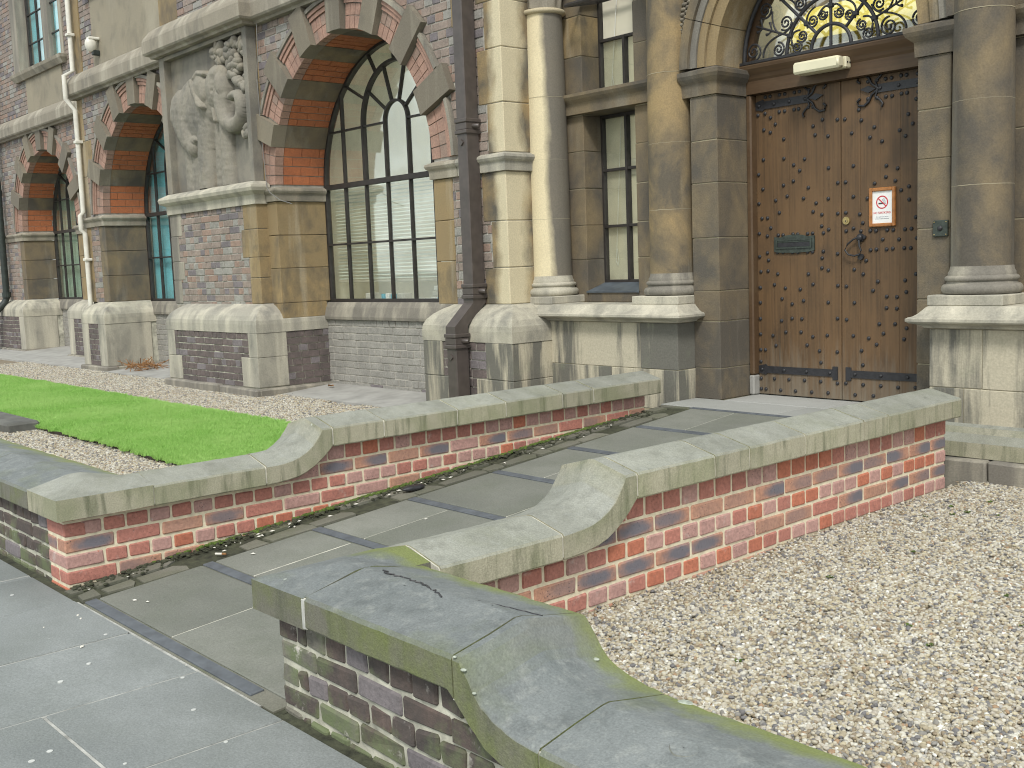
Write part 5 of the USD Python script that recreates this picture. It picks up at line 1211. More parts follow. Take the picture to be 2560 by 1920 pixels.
M('impost', molding(IMPD, [(-0.50, 1.0), (-0.50, 0.62), (-0.2, 0.62)]), 'stone_tan_dark', dp)
ZD = 2.655
def dring(r0, r1, a0, a1, n=9): return sg.Polygon([(DX + r0 * math.cos(t), ZD + r0 * math.sin(t)) for t in np.linspace(a0, a1, n)] + [(DX + r1 * math.cos(t), ZD + r1 * math.sin(t)) for t in np.linspace(a1, a0, n)])
for (r0, r1, y0, y1, nseg, mt) in ((0.75, 0.835, 0.62, 1.0, 9, 'stone_tan'), (0.838, 0.90, 0.60, 0.75, 9, 'stone_tan'), (0.902, 0.955, 0.585, 0.75, 9, 'stone_grey'), (0.957, 1.03, 0.56, 0.75, 9, 'stone_tan_dark')):
    for k in range(nseg):
        a0, a1 = math.pi * k / nseg + 0.003, math.pi * (k + 1) / nseg - 0.003
        M('arch_moulding', extr(dring(r0, r1, a0, a1), y0, y1, 'y'), mt, dp)
M('spandrel', extr(rect(-2.3, -0.2, ZD, 5).difference(unary_union([sg.Point(DX, ZD).buffer(1.0)])), 0.64, 1.0, 'y'), 'stone_tan_dark', dp)
M('arch_core', extr(dring(0.77, 1.02, 0, math.pi, 41), 0.66, 1.05, 'y'), 'ashlar_joint', dp)
ic_ = trimesh.creation.icosphere(subdivisions=2)                       # carved scales beside the arch
for k in range(22):
    t = math.radians(176 - k * 1.9); r = 1.045
    for q in (0, 1):
        x, z = DX + (r + 0.035 * q) * math.cos(t), ZD + 0.10 + (r + 0.035 * q) * math.sin(t)
        M('carved_scale', (ic_.vertices * [0.026, 0.022, 0.015] + [x, 0.63, z + (0.012 if q else 0)], ic_.faces), 'stone_voussoir', dp, smooth=True)
# oak frame, lintel and fanlight
door = X('door', (DX, 1.0, 0.29), parent=B, label='studded oak double door with black strap hinges')
for (a, b) in ((-2.0, -1.955), (-0.545, -0.50)):
    M('door_frame', cbox(a, b, 0.955, 1.06, 0.445, 2.47, 0.012), 'oak_beam', door)
    M('frame_foot', cbox(a, b, 0.952, 1.06, 0.295, 0.442, 0.01), 'concrete', door)
LINT = [(0, 2.47), (0.03, 2.472), (0.034, 2.56), (0.044, 2.575), (0.052, 2.60), (0.07, 2.62), (0.085, 2.64), (0.09, 2.66), (0.085, 2.672), (0, 2.674), (-0.1, 2.674), (-0.1, 2.47)]
M('door_lintel', molding(LINT, [(-2.0, 0.98), (-0.5, 0.98)]), 'oak_beam', door)
for s, (a, b) in enumerate(((-1.955, -1.2665), (-1.2615, -0.545))):
    n = 5; w_ = (b - a) / n
    for k in range(n):
        M('door_plank', cbox(a + k * w_ + 0.0006, a + (k + 1) * w_ - 0.0006, 1.02 + rng.uniform(-.0008, .0008), 1.08, 0.303, 2.468, 0.0009), 'oak', door, loc=(a + (k + 0.5) * w_, 1.02, 0.3))
STUDS = '''-1934,2007 -1753,1999 -1577,1980 -1667,1947 -1615,1904 -1378,1901 -2004,1904 -1666,1835 -1749,1812 -1928,1797 -1538,1780 -1301,1795 -1714,1733 -1576,1708 -1374,1693 -1811,1710 -1471,1669 -1996,1695 -1776,1621 -1494,1611 -1422,1587 -1296,1587 -1926,1588 -1877,1588 -1846,1516 -1422,1508 -1365,1482 -1406,1460 -1993,1479 -1873,1459 -1779,1461 -1738,1460 -1655,1463 -1615,1461 -1534,1461 -1493,1462 -1867,1337 -1781,1339 -1734,1338 -1654,1335 -1611,1334 -1531,1334 -1489,1333 -1404,1333 -1291,1313 -1988,1312 -1855,1284 -1412,1287 -1917,1202 -1856,1206 -1772,1183 -1519,1178 -1412,1218 -1361,1202 -1797,1106 -1479,1106 -1983,1086 -1916,1085 -1704,1080 -1581,1071 -1284,1094 -1729,1004 -1552,990 -1912,976 -1644,966 -1356,978 -1979,857 -1726,845 -1641,863 -1561,861 -1282,867 -1908,744 -1795,735 -1688,763 -1565,766 -1470,735 -1358,747 -1766,663 -1514,674 -1977,628 -1853,629 -1415,636 -1279,633 -1905,540 -1402,554 -1892,416 -1770,418 -1651,419 -1527,420 -1401,419 -1273,414 -1961,338 -1837,338 -1716,337 -1596,338 -1468,339 -1342,342 -1182,1898 -933,1878 -851,1854 -936,1805 -1240,1795 -1019,1769 -867,1775 -769,1731 -825,1711 -1178,1693 -1071,1674 -768,1647 -687,1605 -1234,1589 -1127,1573 -721,1531 -1103,1513 -1173,1480 -1047,1459 -1004,1457 -923,1458 -879,1456 -796,1457 -751,1458 -675,1456 -1229,1465 -1117,1459 -955,1397 -838,1393 -714,1396 -1043,1330 -1000,1333 -926,1331 -882,1334 -801,1335 -755,1333 -672,1334 -697,1274 -1074,1261 -1162,1202 -1095,1170 -719,1164 -987,1119 -793,1124 -1219,1089 -1021,1058 -785,1047 -922,1018 -850,1015 -1157,976 -923,942 -850,938 -1213,860 -973,834 -862,836 -782,809 -943,771 -1161,749 -1048,736 -799,736 -991,695 -1099,649 -685,661 -1088,551 -688,564 -1210,418 -1084,415 -959,415 -839,412 -722,418 -1141,342 -1010,344 -1939,2456 -1897,2455 -1811,2456 -1765,2454 -1682,2453 -1637,2453 -1558,2452 -1519,2451 -2017,2327 -1935,2332 -1808,2329 -1760,2329 -1679,2329 -1640,2328 -1557,2331 -1518,2329 -1885,2297 -1839,2247 -1940,2218 -1881,2194 -1760,2135 -1513,2197 -1494,2136 -1388,2117 -1437,2233 -1315,2219 -1079,2437 -1009,2438 -945,2437 -900,2437 -829,2442 -790,2440 -709,2437 -1076,2326 -1007,2323 -941,2323 -895,2322 -826,2327 -786,2327 -705,2323 -719,2280 -699,2216 -1255,2214 -1126,2193 -1026,2137 -1199,2116 -1058,2073 -966,2039 -776,2191 -744,2128 -838,2096 -795,2055 -1147,2263'''
dome_v = trimesh.creation.icosphere(subdivisions=2); sv, sf = dome_v.vertices * [0.0135, 0.011, 0.0135], dome_v.faces
for s in STUDS.split():
    x, z = (int(q) / 1000 for q in s.split(','))
    x += (z - 1.37) * 0.065 * (-x - 0.75) / 1.25; x = min(max(x, -1.937), -0.56)
    if abs(x + 1.264) < 0.02: x = -1.29 if x < -1.264 else -1.238
    if z > 2.45 : z = 2.447
    M('stud', (sv + [x, 1.0185, z], sf), 'iron', door, loc=(x, 1.02, z), smooth=True)
def strap(x0, x1, z, h, y=1.0195, taper=0.0):
    s_ = 1 if x1 > x0 else -1
    P = sg.Polygon([(x0, z - h), (x0 + s_ * 0.06, z - h * 1.5), (x0 + s_ * 0.075, z - h), (x1, z - h * (1 - taper)), (x1, z + h * (1 - taper)), (x0 + s_ * 0.075, z + h), (x0 + s_ * 0.06, z + h * 1.5), (x0, z + h)])
    hg = M('strap_hinge', extr(P, y - 0.007, y + 0.001, 'y'), 'iron', door, loc=(x0, y, z))
    for q in np.linspace(0.03, abs(x1 - x0) - 0.03, 4): M('bolt', (sv * 0.95 + [x0 + s_ * q, y - 0.0075, z], sf), 'iron', hg, smooth=True)
    return hg
def scroll(hg, x, z, s):
    y = 1.008
    for sg_ in (1, -1):
        c = [(x - s * 0.02, z), (x + s * 0.03, z + sg_ * 0.035), (x + s * 0.05, z + sg_ * 0.075), (x + s * 0.085, z + sg_ * 0.1), (x + s * 0.125, z + sg_ * 0.095), (x + s * 0.135, z + sg_ * 0.065), (x + s * 0.115, z + sg_ * 0.05)]
        M('scroll', tube([(a, y + 0.004, b) for a, b in c], 0.0085, 6), 'iron', hg, smooth=True)
        c = [(x - s * 0.01, z + sg_ * 0.012), (x + s * 0.005, z + sg_ * 0.05), (x - s * 0.03, z + sg_ * 0.075), (x - s * 0.05, z + sg_ * 0.1), (x - s * 0.04, z + sg_ * 0.122)]
        M('scroll', tube([(a, y + 0.004, b) for a, b in c], 0.0075, 6), 'iron', hg, smooth=True)
    M('leaf_tip', extr(sg.Polygon([(x, z), (x + s * 0.055, z + 0.026), (x + s * 0.115, z + 0.008), (x + s * 0.055, z - 0.02)]), y, y + 0.012, 'y'), 'iron', hg)
h1 = strap(-1.953, -1.51, 2.39, 0.027); scroll(h1, -1.51, 2.39, 1)
h2 = strap(-0.548, -1.0, 2.383, 0.027); scroll(h2, -1.0, 2.383, -1)
h3 = strap(-1.953, -1.325, 0.484, 0.026); M('hinge_end', cbox(-1.335, -1.295, 1.010, 1.021, 0.437, 0.531, 0.003), 'iron', h3)
h4 = strap(-0.548, -1.19, 0.484, 0.026); M('hinge_end', cbox(-1.232, -1.19, 1.010, 1.021, 0.437, 0.531, 0.003), 'iron', h4)
# letter plate, lock, ring handle
lp = M('letter_plate', extr(sg.Polygon([(-1.80, 1.345), (-1.76, 1.338), (-1.64, 1.334), (-1.52, 1.338), (-1.475, 1.345), (-1.475, 1.445), (-1.53, 1.44), (-1.57, 1.452), (-1.64, 1.458), (-1.71, 1.452), (-1.75, 1.44), (-1.80, 1.445)]).buffer(0.003), 1.007, 1.021, 'y'), 'bronze', door, loc=(-1.64, 1.01, 1.39))
M('letter_frame', extr(rect(-1.785, -1.49, 1.362, 1.43).difference(rect(-1.772, -1.503, 1.373, 1.418)), 1.0, 1.008, 'y'), 'bronze', lp)
M('letter_flap', box(-1.77, -1.505, 1.0035, 1.008, 1.375, 1.405), 'iron', lp); M('letter_flap_edge', cbox(-1.77, -1.505, 1.001, 1.008, 1.406, 1.416, 0.002), 'bronze', lp)
def disc(x, y, z, r, d, n=28, mat='brass', parent=None, name='lock'):
    P = sg.Point(x, z).buffer(r, 8); return M(name, extr(P, y - d, y, 'y'), mat, parent, loc=(x, y, z), smooth=30)
lk = disc(-1.222, 1.02, 1.535, 0.026, 0.012, parent=door); disc(-1.222, 1.008, 1.535, 0.015, 0.003, parent=lk, name='lock_core'); M('keyhole', extr(rect(-1.2245, -1.2195, 1.526, 1.538), 1.0035, 1.005, 'y'), 'iron', lk)
hd = disc(-1.115, 1.02, 1.415, 0.028, 0.014, mat='iron', parent=door, name='handle')
M('handle_boss', (sv * 1.7 + [-1.115, 1.0, 1.415], sf), 'iron', hd, smooth=True)
M('handle_ring', tube([(-1.12, 0.992, 1.42), (-1.155, 0.985, 1.405), (-1.195, 0.982, 1.375), (-1.215, 0.982, 1.335), (-1.19, 0.983, 1.305), (-1.145, 0.984, 1.295), (-1.105, 0.985, 1.305), (-1.095, 0.986, 1.33), (-1.11, 0.988, 1.36), (-1.115, 0.992, 1.40)], 0.0065, 8), 'iron', hd, smooth=True)
disc(-1.11, 1.02, 1.287, 0.02, 0.02, mat='iron', parent=hd, name='handle_stop')
disc(-1.085, 1.02, 1.418, 0.012, 0.016, mat='iron', parent=hd, name='handle_pin')
# wrought iron fanlight
fan = X('fanlight', (DX, 0.93, ZD), parent=B)
FZ, FY, FX = 2.682, 0.90, -1.262
def farc(r, a0=0.0, a1=math.pi, n=40): return [(FX + r * math.cos(t), FY, FZ + r * math.sin(t)) for t in np.linspace(a0, a1, n)]
M('grille_arc', tube(farc(0.70), 0.015, 8), 'iron', fan, smooth=True)
M('grille_arc', tube(farc(0.345), 0.013, 8), 'iron', fan, smooth=True)
M('grille_arc', tube(farc(0.15), 0.013, 8), 'iron', fan, smooth=True)
M('grille_rail', cbox(-2.0, -0.5, FY - 0.012, FY + 0.02, FZ - 0.012, FZ + 0.008, 0.003), 'iron', fan)
M('grille_bar', tube([(FX, FY, FZ), (FX, FY, FZ + 0.70)], 0.011, 8), 'iron', fan, smooth=True)
for t in (math.radians(45), math.radians(135)):
    M('grille_bar', tube([(FX + 0.15 * math.cos(t), FY, FZ + 0.15 * math.sin(t)), (FX + 0.70 * math.cos(t), FY, FZ + 0.70 * math.sin(t))], 0.011, 8), 'iron', fan, smooth=True)
for t in (math.radians(22), math.radians(158)):
    M('grille_bar', tube([(FX + 0.35 * math.cos(t), FY, FZ + 0.35 * math.sin(t)), (FX + 0.64 * math.cos(t), FY, FZ + 0.64 * math.sin(t))], 0.008, 8), 'iron', fan, smooth=True)
    for q in (0.50, 0.58):
        for sgn_ in (-1, 1):
            c0 = np.array([FX + q * math.cos(t), FY, FZ + q * math.sin(t)]); e = np.array([math.cos(t + sgn_ * 0.9), 0, math.sin(t + sgn_ * 0.9)])
            M('grille_bud', tube([c0, c0 + e * 0.03, c0 + e * 0.055 + [0, 0, 0.008]], 0.009, 6, taper=[0.6, 0.7, 1.3]), 'iron', fan, smooth=True)
def spiral(cx, cz, r, turn, start, s, n=44, rad=0.0075):
    th = np.linspace(0, turn * 2 * math.pi, n)
    return [(cx + r * (1 - 0.86 * t / th[-1]) * math.cos(start + s * t), FY, cz + r * (1 - 0.86 * t / th[-1]) * math.sin(start + s * t)) for t in th]
def pol(r, deg): return FX + r * math.cos(math.radians(deg)), FZ + r * math.sin(math.radians(deg))
SCR = [(-1.881, 2.752, .067, 1), (-1.674, 2.734, .050, -1), (-1.612, 2.904, .053, 1), (-1.778, 3.018, .058, 1), (-1.497, 3.007, .048, -1), (-1.482, 2.792, .039, 1), (-1.524, 2.725, .042, -1), (-1.4, 2.877, .042, 1), (-1.323, 2.902, .036, -1), (-1.196, 2.895, .038, 1), (-1.122, 2.867, .037, -1), (-1.034, 2.785, .039, 1), (-0.988, 2.722, .042, -1), (-0.842, 2.742, .060, 1), (-0.911, 2.895, .048, -1), (-0.634, 2.761, .055, -1), (-0.74, 3.01, .058, -1), (-1.36, 3.12, .055, 1), (-1.16, 3.12, .055, -1), (-1.02, 3.04, .05, 1), (-1.57, 3.14, .055, 1), (-0.95, 3.16, .055, -1)]
for (x, z, r, s) in SCR:
    M('grille_scroll', tube(spiral(x, z, r, 1.9, math.atan2(z - FZ, x - FX) + 1.4 * s, s), 0.0072, 6), 'iron', fan, smooth=True)
def cv(*p):
    P = np.array(p, float); t = np.linspace(0, 1, 14)[:, None]
    q = (1 - t) ** 2 * P[0] + 2 * t * (1 - t) * P[1] + t ** 2 * P[2]
    M('grille_scroll', tube(np.c_[q[:, 0], np.full(14, FY), q[:, 1]], 0.0072, 6), 'iron', fan, smooth=True)
for m_ in (1, -1):
    X_ = lambda x: FX + m_ * (x - FX)
    cv((X_(-1.66), 2.83), (X_(-1.80), 2.80), (X_(-1.80), 2.70)); cv((X_(-1.66), 2.83), (X_(-1.735), 2.90), (X_(-1.72), 3.0)); cv((X_(-1.66), 2.83), (X_(-1.58), 2.84), (X_(-1.56), 2.90))
    cv((X_(-1.44), 2.835), (X_(-1.47), 2.93), (X_(-1.38), 2.965)); cv((X_(-1.56), 2.74), (X_(-1.59), 2.84), (X_(-1.50), 2.835)); cv((X_(-1.36), 2.90), (X_(-1.30), 2.99), (X_(-1.265), 2.93))
    cv((X_(-1.52), 2.99), (X_(-1.57), 3.08), (X_(-1.66), 3.06))
for a in ((0.345, 90), (0.26, 135), (0.27, 90), (0.345, 22), (0.345, 158), (0.26, 45)):
    x_, z_ = pol(*a); M('grille_collar', cbox(x_ - 0.018, x_ + 0.018, FY - 0.016, FY + 0.016, z_ - 0.014, z_ + 0.014, 0.004), 'iron', fan)
M('pane', extr(sg.Point(FX, FZ).buffer(0.76, 24).intersection(rect(-3, 1, FZ, 5)), 0.955, 0.96, 'y'), 'window_glass', fan)
M('fan_frame', extr(dring(0.68, 0.77, 0, math.pi, 41), 0.935, 0.99, 'y'), 'oak_beam', fan)
# the hall behind the fanlight: brown walls, left roofless so that sky light gets in
M('room', cat([box(-2.9, 0.4, 6.6, 6.65, 0.3, 6), box(-2.95, -2.9, 1.3, 6.6, 0.3, 6), box(0.4, 0.45, 1.3, 6.6, 0.3, 6), box(-2.9, 0.4, 1.3, 6.6, 0.25, 0.3)]), 'plaster_dark', B)
v = np.array([[x, y, z] for x in (-2.62, -1.35) for (y, z) in ((2.3, 3.06), (2.75, 3.42), (2.8, 3.36), (2.35, 3.0))], float)
M('yellow_soffit', (v, np.array([[0, 1, 5], [0, 5, 4], [1, 2, 6], [1, 6, 5], [2, 3, 7], [2, 7, 6], [3, 0, 4], [3, 4, 7], [0, 3, 2], [0, 2, 1], [4, 5, 6], [4, 6, 7]])), 'yellow_plaster', B)  # yellow slab added in place of a lit ceiling, tilted up to catch the sky
# ------------------------------------------------------------------ things fixed to, hung on or leaning against the building
# main downpipe: square, with a bend over the plinth
dpipe = X('downpipe', (-4.2, 0.1, 0), label='square brown drainpipe with a bend on the pier right of the big window', cat='drainpipe')
hw = 0.062; yu, yl = 0.115, -0.088
def sq(z0, z1, yc, xc, b=0.008): return cbox(xc - hw, xc + hw, yc - hw * 1.1, yc + hw * 1.1, z0, z1, b)
XU, XL = -4.14, -4.14
M('pipe', sq(2.47, 6.4, yu, XU), 'pipe_paint', dpipe); M('pipe', sq(1.10, 2.44, yu, XU), 'pipe_paint', dpipe)
def loftsq(secs):
    V = []
    for (x, y, z) in secs: V.append([[x - hw, y - hw * 1.1, z], [x + hw, y - hw * 1.1, z], [x + hw, y + hw * 1.1, z], [x - hw, y + hw * 1.1, z], [x - hw, y - hw * 1.1, z]])
    return grid(np.array(V)[::-1])
M('pipe_bend', loftsq([(XU, yu, 1.10), (XU, yu, 1.02), (XL, yl, 0.835), (XL, yl, 0.71)]), 'pipe_paint', dpipe)
M('pipe', sq(0.03, 0.70, yl, XL), 'pipe_paint', dpipe)
for z, yc, xc in ((2.455, yu, XU), (1.115, yu, XU), (0.715, yl, XL)):
    for dz, k in ((0.045, 1.22), (0.0, 1.12), (-0.045, 1.22)):
        M('collar', cbox(xc - hw * k, xc + hw * k, yc - hw * 1.1 * k, yc + hw * 1.1 * k, z + dz - 0.016 if dz else z - 0.03, z + dz + 0.016 if dz else z + 0.03, 0.006), 'pipe_paint', dpipe)
    M('lug', tube([(xc + hw, yc, z), (xc + hw + 0.045, yc + 0.03, z)], 0.02, 8), 'pipe_paint', dpipe, smooth=True)
    M('pipe_bolt', extr(sg.Point(xc, z - 0.13).buffer(0.026, 1), yc - hw * 1.1 - 0.012, yc - hw * 1.1, 'y'), 'pipe_paint', dpipe)
M('pipe_shoe', cbox(XL - 0.09, XL + 0.09, yl - 0.09, yl + 0.09, 0.0, 0.04, 0.01), 'lead', dpipe)
# pipes at the left
p2 = X('downpipe', (-18.9, 0.85, 0), label='dark green downpipe with a bent foot at the far left edge', cat='drainpipe')
M('pipe', tube([(-18.88, 0.88, 6.5), (-18.98, 0.88, 1.05), (-19.0, 0.84, 0.95), (-19.05, 0.62, 0.72), (-19.06, 0.6, 0.6), (-19.06, 0.6, 0.05)], 0.062, 12), 'pipe_dark', p2, smooth=True)
for z in (0.55, 1.1, 3.0): M('collar', lathe([(0.04, z - 0.05), (0.08, z - 0.05), (0.08, z + 0.05), (0.04, z + 0.05)], -19.06 if z < 1 else -18.97, 0.6 if z < 1 else 0.88, 14), 'pipe_dark', p2)
p3 = X('downpipe', (-13.16, 0.29, 0.9), label='thin white pipe running down the corner between the two left arched windows', cat='drainpipe')
M('pipe', tube([(-13.16, 0.30, 6.2), (-13.16, 0.30, 4.3), (-13.16, 0.17, 4.22), (-13.16, 0.17, 3.9), (-13.16, 0.29, 3.75), (-13.16, 0.29, 2.3), (-13.16, 0.24, 2.25), (-13.16, 0.24, 2.05), (-13.16, 0.29, 2.0), (-13.16, 0.29, 0.95)], 0.034, 10), 'white_paint', p3, smooth=True)
for z in (1.62, 3.3, 4.8): M('clip', cbox(-13.21, -13.11, 0.245, 0.352, z - 0.02, z + 0.02, 0.006), 'white_paint', p3)
# lamp over the door
lf = X('door_lamp', (-1.32, 0.9, 2.57), label='cream plastic box lamp fixed to the oak lintel over the door', cat='lamp')
M('diffuser', cbox(-1.50, -1.148, 0.80, 0.878, 2.528, 2.606, 0.014), 'lamp_plastic', lf, smooth=40)
M('back_plate', cbox(-1.495, -1.14, 0.879, 0.945, 2.53, 2.604, 0.008), 'lamp_plastic', lf)
M('screw', cat([box(-1.1405, -1.137, 0.895, 0.905, 2.562, 2.572), box(-1.1405, -1.137, 0.922, 0.932, 2.562, 2.572)]), 'iron', lf)
# no smoking notice on the right leaf
nt = X('notice', (-0.955, 1.0, 1.61), label='wood-framed NO SMOKING notice on the right leaf of the oak door', cat='notice')
nx0, nx1, nz0, nz1, ny = -1.047, -0.857, 1.482, 1.738, 0.998
fo = rect(nx0, nx1, nz0, nz1); fi = rect(nx0 + 0.023, nx1 - 0.023, nz0 + 0.023, nz1 - 0.023)
for (a, b, c, d) in ((nx0, nx0 + 0.023, nz0, nz1), (nx1 - 0.023, nx1, nz0, nz1), (nx0 + 0.0235, nx1 - 0.0235, nz0, nz0 + 0.023), (nx0 + 0.0235, nx1 - 0.0235, nz1 - 0.023, nz1)):
    M('frame', cbox(a, b, ny, 1.02, c, d, 0.005), 'frame_wood', nt)
sh = M('sheet', box(nx0 + 0.02, nx1 - 0.02, ny + 0.012, 1.019, nz0 + 0.02, nz1 - 0.02), 'paper', nt)
ys0, ys1 = ny + 0.0105, ny + 0.0122
cxn, czn = (nx0 + nx1) / 2 - 0.002, nz1 - 0.096
M('cigarette_mark', extr(rect(cxn - 0.026, cxn + 0.016, czn - 0.012, czn - 0.003), ys0 + 0.0002, ys1, 'y'), 'ink_black', sh)
M('cigarette_tip', extr(rect(cxn + 0.018, cxn + 0.027, czn - 0.012, czn - 0.003), ys0 + 0.0002, ys1, 'y'), 'ink_grey', sh)
sm = [(cxn + 0.018 + 0.006 * math.sin(k * 0.9), czn + 0.002 + k * 0.0026) for k in range(10)]
M('smoke_mark', extr(sg.LineString(sm).buffer(0.0016), ys0 + 0.0002, ys1, 'y'), 'ink_grey', sh)
M('smoke_mark', extr(sg.LineString([(x - 0.012, z) for x, z in sm]).buffer(0.0014), ys0 + 0.0002, ys1, 'y'), 'ink_grey', sh)
M('ring_mark', extr(sg.Point(cxn, czn).buffer(0.043, 16).difference(sg.Point(cxn, czn).buffer(0.036, 16)), ys0, ys1, 'y'), 'ink_red', sh)
M('bar_mark', extr(sg.LineString([(cxn - 0.028, czn + 0.026), (cxn + 0.028, czn - 0.026)]).buffer(0.0033), ys0 - 0.0002, ys1, 'y'), 'ink_red', sh)
def text(s, h, xc, z, mat):
    t = meshkit.text_mesh(s, h, 0.0012); v = np.array(t.vertices); w = v[:, 0].max() - v[:, 0].min()
    v2 = np.c_[v[:, 0] - v[:, 0].min() - w / 2 + xc, ys1 - v[:, 2] - 0.0002, v[:, 1] + z]
    M('lettering', (v2, np.array(t.faces)[:, ::-1] if False else np.array(t.faces)), mat, sh); return w
text('NO SMOKING', 0.0135, cxn, nz0 + 0.085, 'ink_red')
text('It is against the law to', 0.0062, cxn, nz0 + 0.062, 'ink_grey')
text('smoke in these premises', 0.0062, cxn, nz0 + 0.050, 'ink_grey')
# bell push
bp_ = X('bell_push', (-0.345, 0.615, 1.443), label='square dark bronze bell push on the stone right of the door', cat='bell push')
M('bell_plate', cbox(-0.392, -0.298, 0.603, 0.621, 1.395, 1.492, 0.004), 'bronze', bp_)
M('bell_button', (sv * [1.2, 1.0, 1.2] + [-0.345, 0.602, 1.443], sf), 'iron', bp_, smooth=True)
for a in (-0.382, -0.308):
    for z in (1.406, 1.481): M('screw', (sv * 0.3 + [a, 0.6025, z], sf), 'brass', bp_)
# alarm lamp high on the left wall
al = X('alarm_lamp', (-12.25, 0.3, 4.5), label='small white alarm fitting high on the wall over the middle left arch', cat='alarm fitting')
ic = trimesh.creation.icosphere(subdivisions=2)
M('dome', (ic.vertices * [0.055, 0.08, 0.10] + [-12.32, 0.26, 4.52], ic.faces), 'white_paint', al, smooth=True)
M('bracket', cbox(-12.35, -12.29, 0.27, 0.375, 4.38, 4.45, 0.01), 'pipe_dark', al); M('cap', cbox(-12.37, -12.27, 0.22, 0.375, 4.585, 4.62, 0.01), 'white_paint', al)
# cable stapled up the arch and its loose end
cb = []
cpts = [(-7.52, 0.13, 3.9), (-7.53, 0.13, 3.6), (-7.60, 0.14, 3.35), (-7.585, 0.14, 3.15), (-7.60, 0.15, 2.8), (-7.585, 0.16, 2.45), (-7.57, 0.16, 2.28), (-7.5, 0.12, 2.235), (-7.40, 0.10, 2.16), (-7.2, 0.10, 2.07), (-7.0, 0.12, 2.02)]
M('cable', tube(cpts[:7], 0.0045, 6), 'cable', label='thin grey cable running down the edge of the carved pier', cat='cable')
M('loose_cable', tube(cpts[6:], 0.004, 6), 'cable', label='loose end of grey cable sticking out from the arch impost', cat='cable')
# venetian blind and papers behind the first window
vb = X('venetian_blind', (C1, F1 + 0.14, 1.0), label='pale green venetian blind behind the lower panes of the big arched window', cat='blind')
z = 1.235; k = 0
while z < 2.2:
    v, f = cbox(C1 - 1.36, C1 + 1.36, -0.0225, 0.0225, -0.001, 0.001, 0.0004); a = math.radians(24)
    v = np.c_[v[:, 0], F1 + 0.14 + v[:, 1] * math.cos(a) - v[:, 2] * math.sin(a), z + v[:, 1] * math.sin(a) + v[:, 2] * math.cos(a) + 0.003 * (v[:, 0] - C1) * math.sin(k * 0.4)]
    M('slat', (v, f), 'blind_slat', vb); z += 0.037; k += 1
M('bottom_rail', cbox(C1 - 1.36, C1 + 1.36, F1 + 0.125, F1 + 0.155, 1.19, 1.212, 0.004), 'white_paint', vb)
for x in (-0.75, 0.05, 0.8): M('ladder_cord', cat([tube([(C1 + x, F1 + 0.117, 1.2), (C1 + x, F1 + 0.117, 2.2)], 0.002, 5), tube([(C1 + x + 0.03, F1 + 0.113, 1.13), (C1 + x + 0.03, F1 + 0.113, 2.2)], 0.002, 5)]), 'cord_white', vb)
pp = X('paper_stack', (-5.55, F1 + 0.2, 0.99), label='white stack of papers and trays on the right of the big window sill', cat='papers')
for i in range(3): M('tray', cbox(-5.78 + 0.03 * i, -5.38, F1 + 0.1, F1 + 0.35, 0.985 + i * 0.055, 1.03 + i * 0.055, 0.006), 'paper' if i != 1 else 'white_paint', pp)
M('tray_label', cbox(-5.66, -5.56, F1 + 0.096, F1 + 0.1, 1.0, 1.03, 0.001), 'blue_box', pp)
p5 = X('paper_box', (-6.55, F1 + 0.2, 0.99), label='small blue and white packets along the sill of the big window', cat='packet')
for i, (x, w_, h_, mt) in enumerate(((-6.92, 0.12, 0.09, 'paper'), (-6.63, 0.05, 0.08, 'blue_box'), (-6.55, 0.06, 0.085, 'paper'), (-6.46, 0.05, 0.075, 'blue_box'), (-6.35, 0.14, 0.085, 'white_paint'), (-6.08, 0.2, 0.03, 'paper'))):
    M('packet', cbox(x, x + w_, F1 + 0.1, F1 + 0.2, 0.985, 0.985 + h_, 0.004), mt, p5)
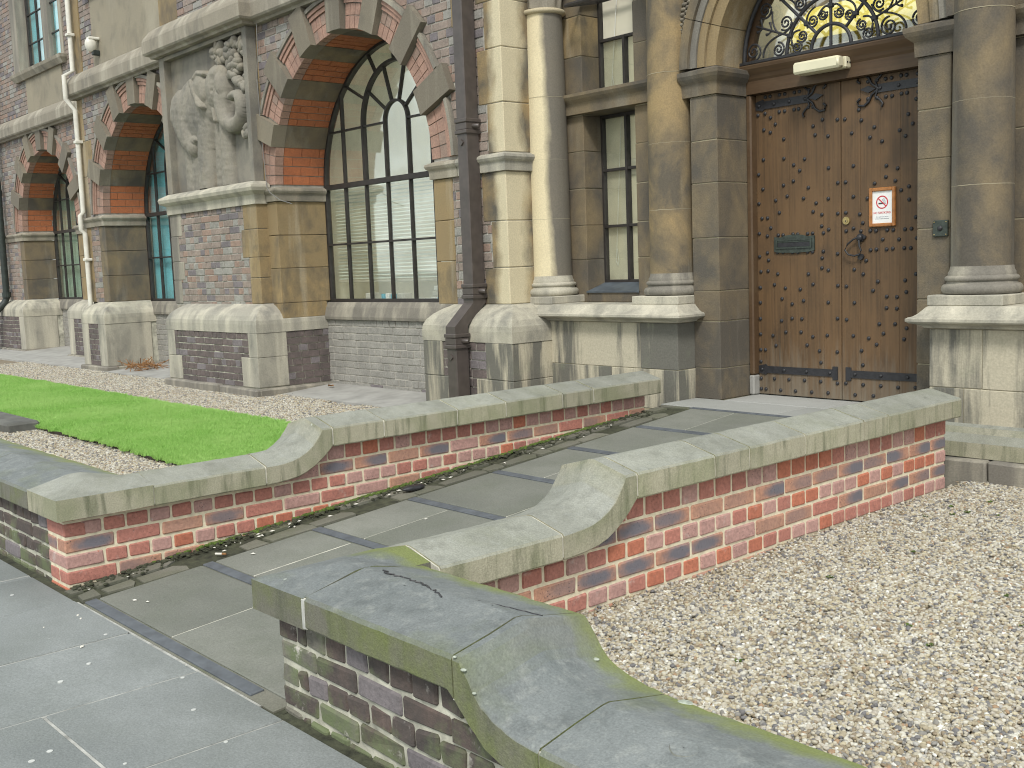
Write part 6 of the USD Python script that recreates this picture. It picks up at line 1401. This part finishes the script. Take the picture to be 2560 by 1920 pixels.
# coloured blinds of the two further windows
ww2 = M('window_blind', box(C2 - 1.4, C2 + 1.4, Y2 + 0.70, Y2 + 0.72, 0.98, 3.62), 'blue_blind', label='turquoise blue blind behind the middle arched window', cat='blind')
M('window_blind', box(C3 - 1.4, C3 + 1.4, Y3 + 0.66, Y3 + 0.68, 0.98, 3.5), 'green_blind', label='pale green blind behind the farthest arched window', cat='blind')
rd = X('red_box', (C2 - 0.9, Y2 + 0.65, 0.99), label='small red thing on the sill of the blue blinded window', cat='box')
M('box', cbox(C2 - 0.62, C2 - 0.42, Y2 + 0.62, Y2 + 0.68, 0.985, 1.10, 0.01), 'red_thing', rd)
# blind cords in the slit windows
for z0, z1 in ((1.32, 2.5), (2.72, 3.6)):
    M('blind_cord', cat([tube([(-3.28, 1.032, z1), (-3.33, 1.032, (z0 + z1) / 2), (-3.37, 1.032, z0 + 0.1), (-3.38, 1.032, z0), (-3.36, 1.032, z0 - 0.04), (-3.35, 1.032, z0), (-3.365, 1.032, z0 + 0.1)], 0.0035, 5)]), 'cord_white', label='white blind cord hanging in the %s slit window between the columns' % ('lower' if z0 < 2 else 'upper'), cat='cord')
for z0, z1, w in ((1.15, 2.51, 'lower'), (2.71, 3.5, 'upper')):
    M('window_blind', cbox(-3.47, -2.95, 1.045, 1.05, z0, z1, 0.001), 'added_cream_blind', label='added cream blind brightening the %s slit window between the columns' % w, cat='blind')  # pale sheet added close behind the glass to brighten the dark slits
# leaves blown against the threshold and the wall foot
for (x, y, z, mt) in ((-7.15, 0.55, 0.09, 'leaf_brown'),):
    M('dead_leaf', (np.array([[x - .06, y, z], [x, y - .03, z + .03], [x + .06, y, z + .01], [x, y + .03, z + 0.02]]), np.array([[0, 1, 2], [0, 2, 3]])), mt, label='curled brown leaf on the concrete under the big window', cat='leaf')
tw = []
for k in range(60):
    c0 = np.array([-12.35 + rng.uniform(0, 0.9), 0.25 + rng.uniform(0, 0.35), 0.06 + 0.1 * rng.random()]); d = rng.normal(0, 1, 3) * [0.12, 0.08, 0.05]
    tw.append(tube([c0 - d, c0 + rng.normal(0, .02, 3), c0 + d], 0.005, 4))
M('twigs', cat(tw), 'leaf_brown', label='tangle of dry twigs in the corner under the middle arched window', cat='twigs', kind='stuff')
# bricks too far off to be parts of their own
for mt, ms in EXTRA.items(): M('brickwork', cat(ms), mt, B, kind='stuff')
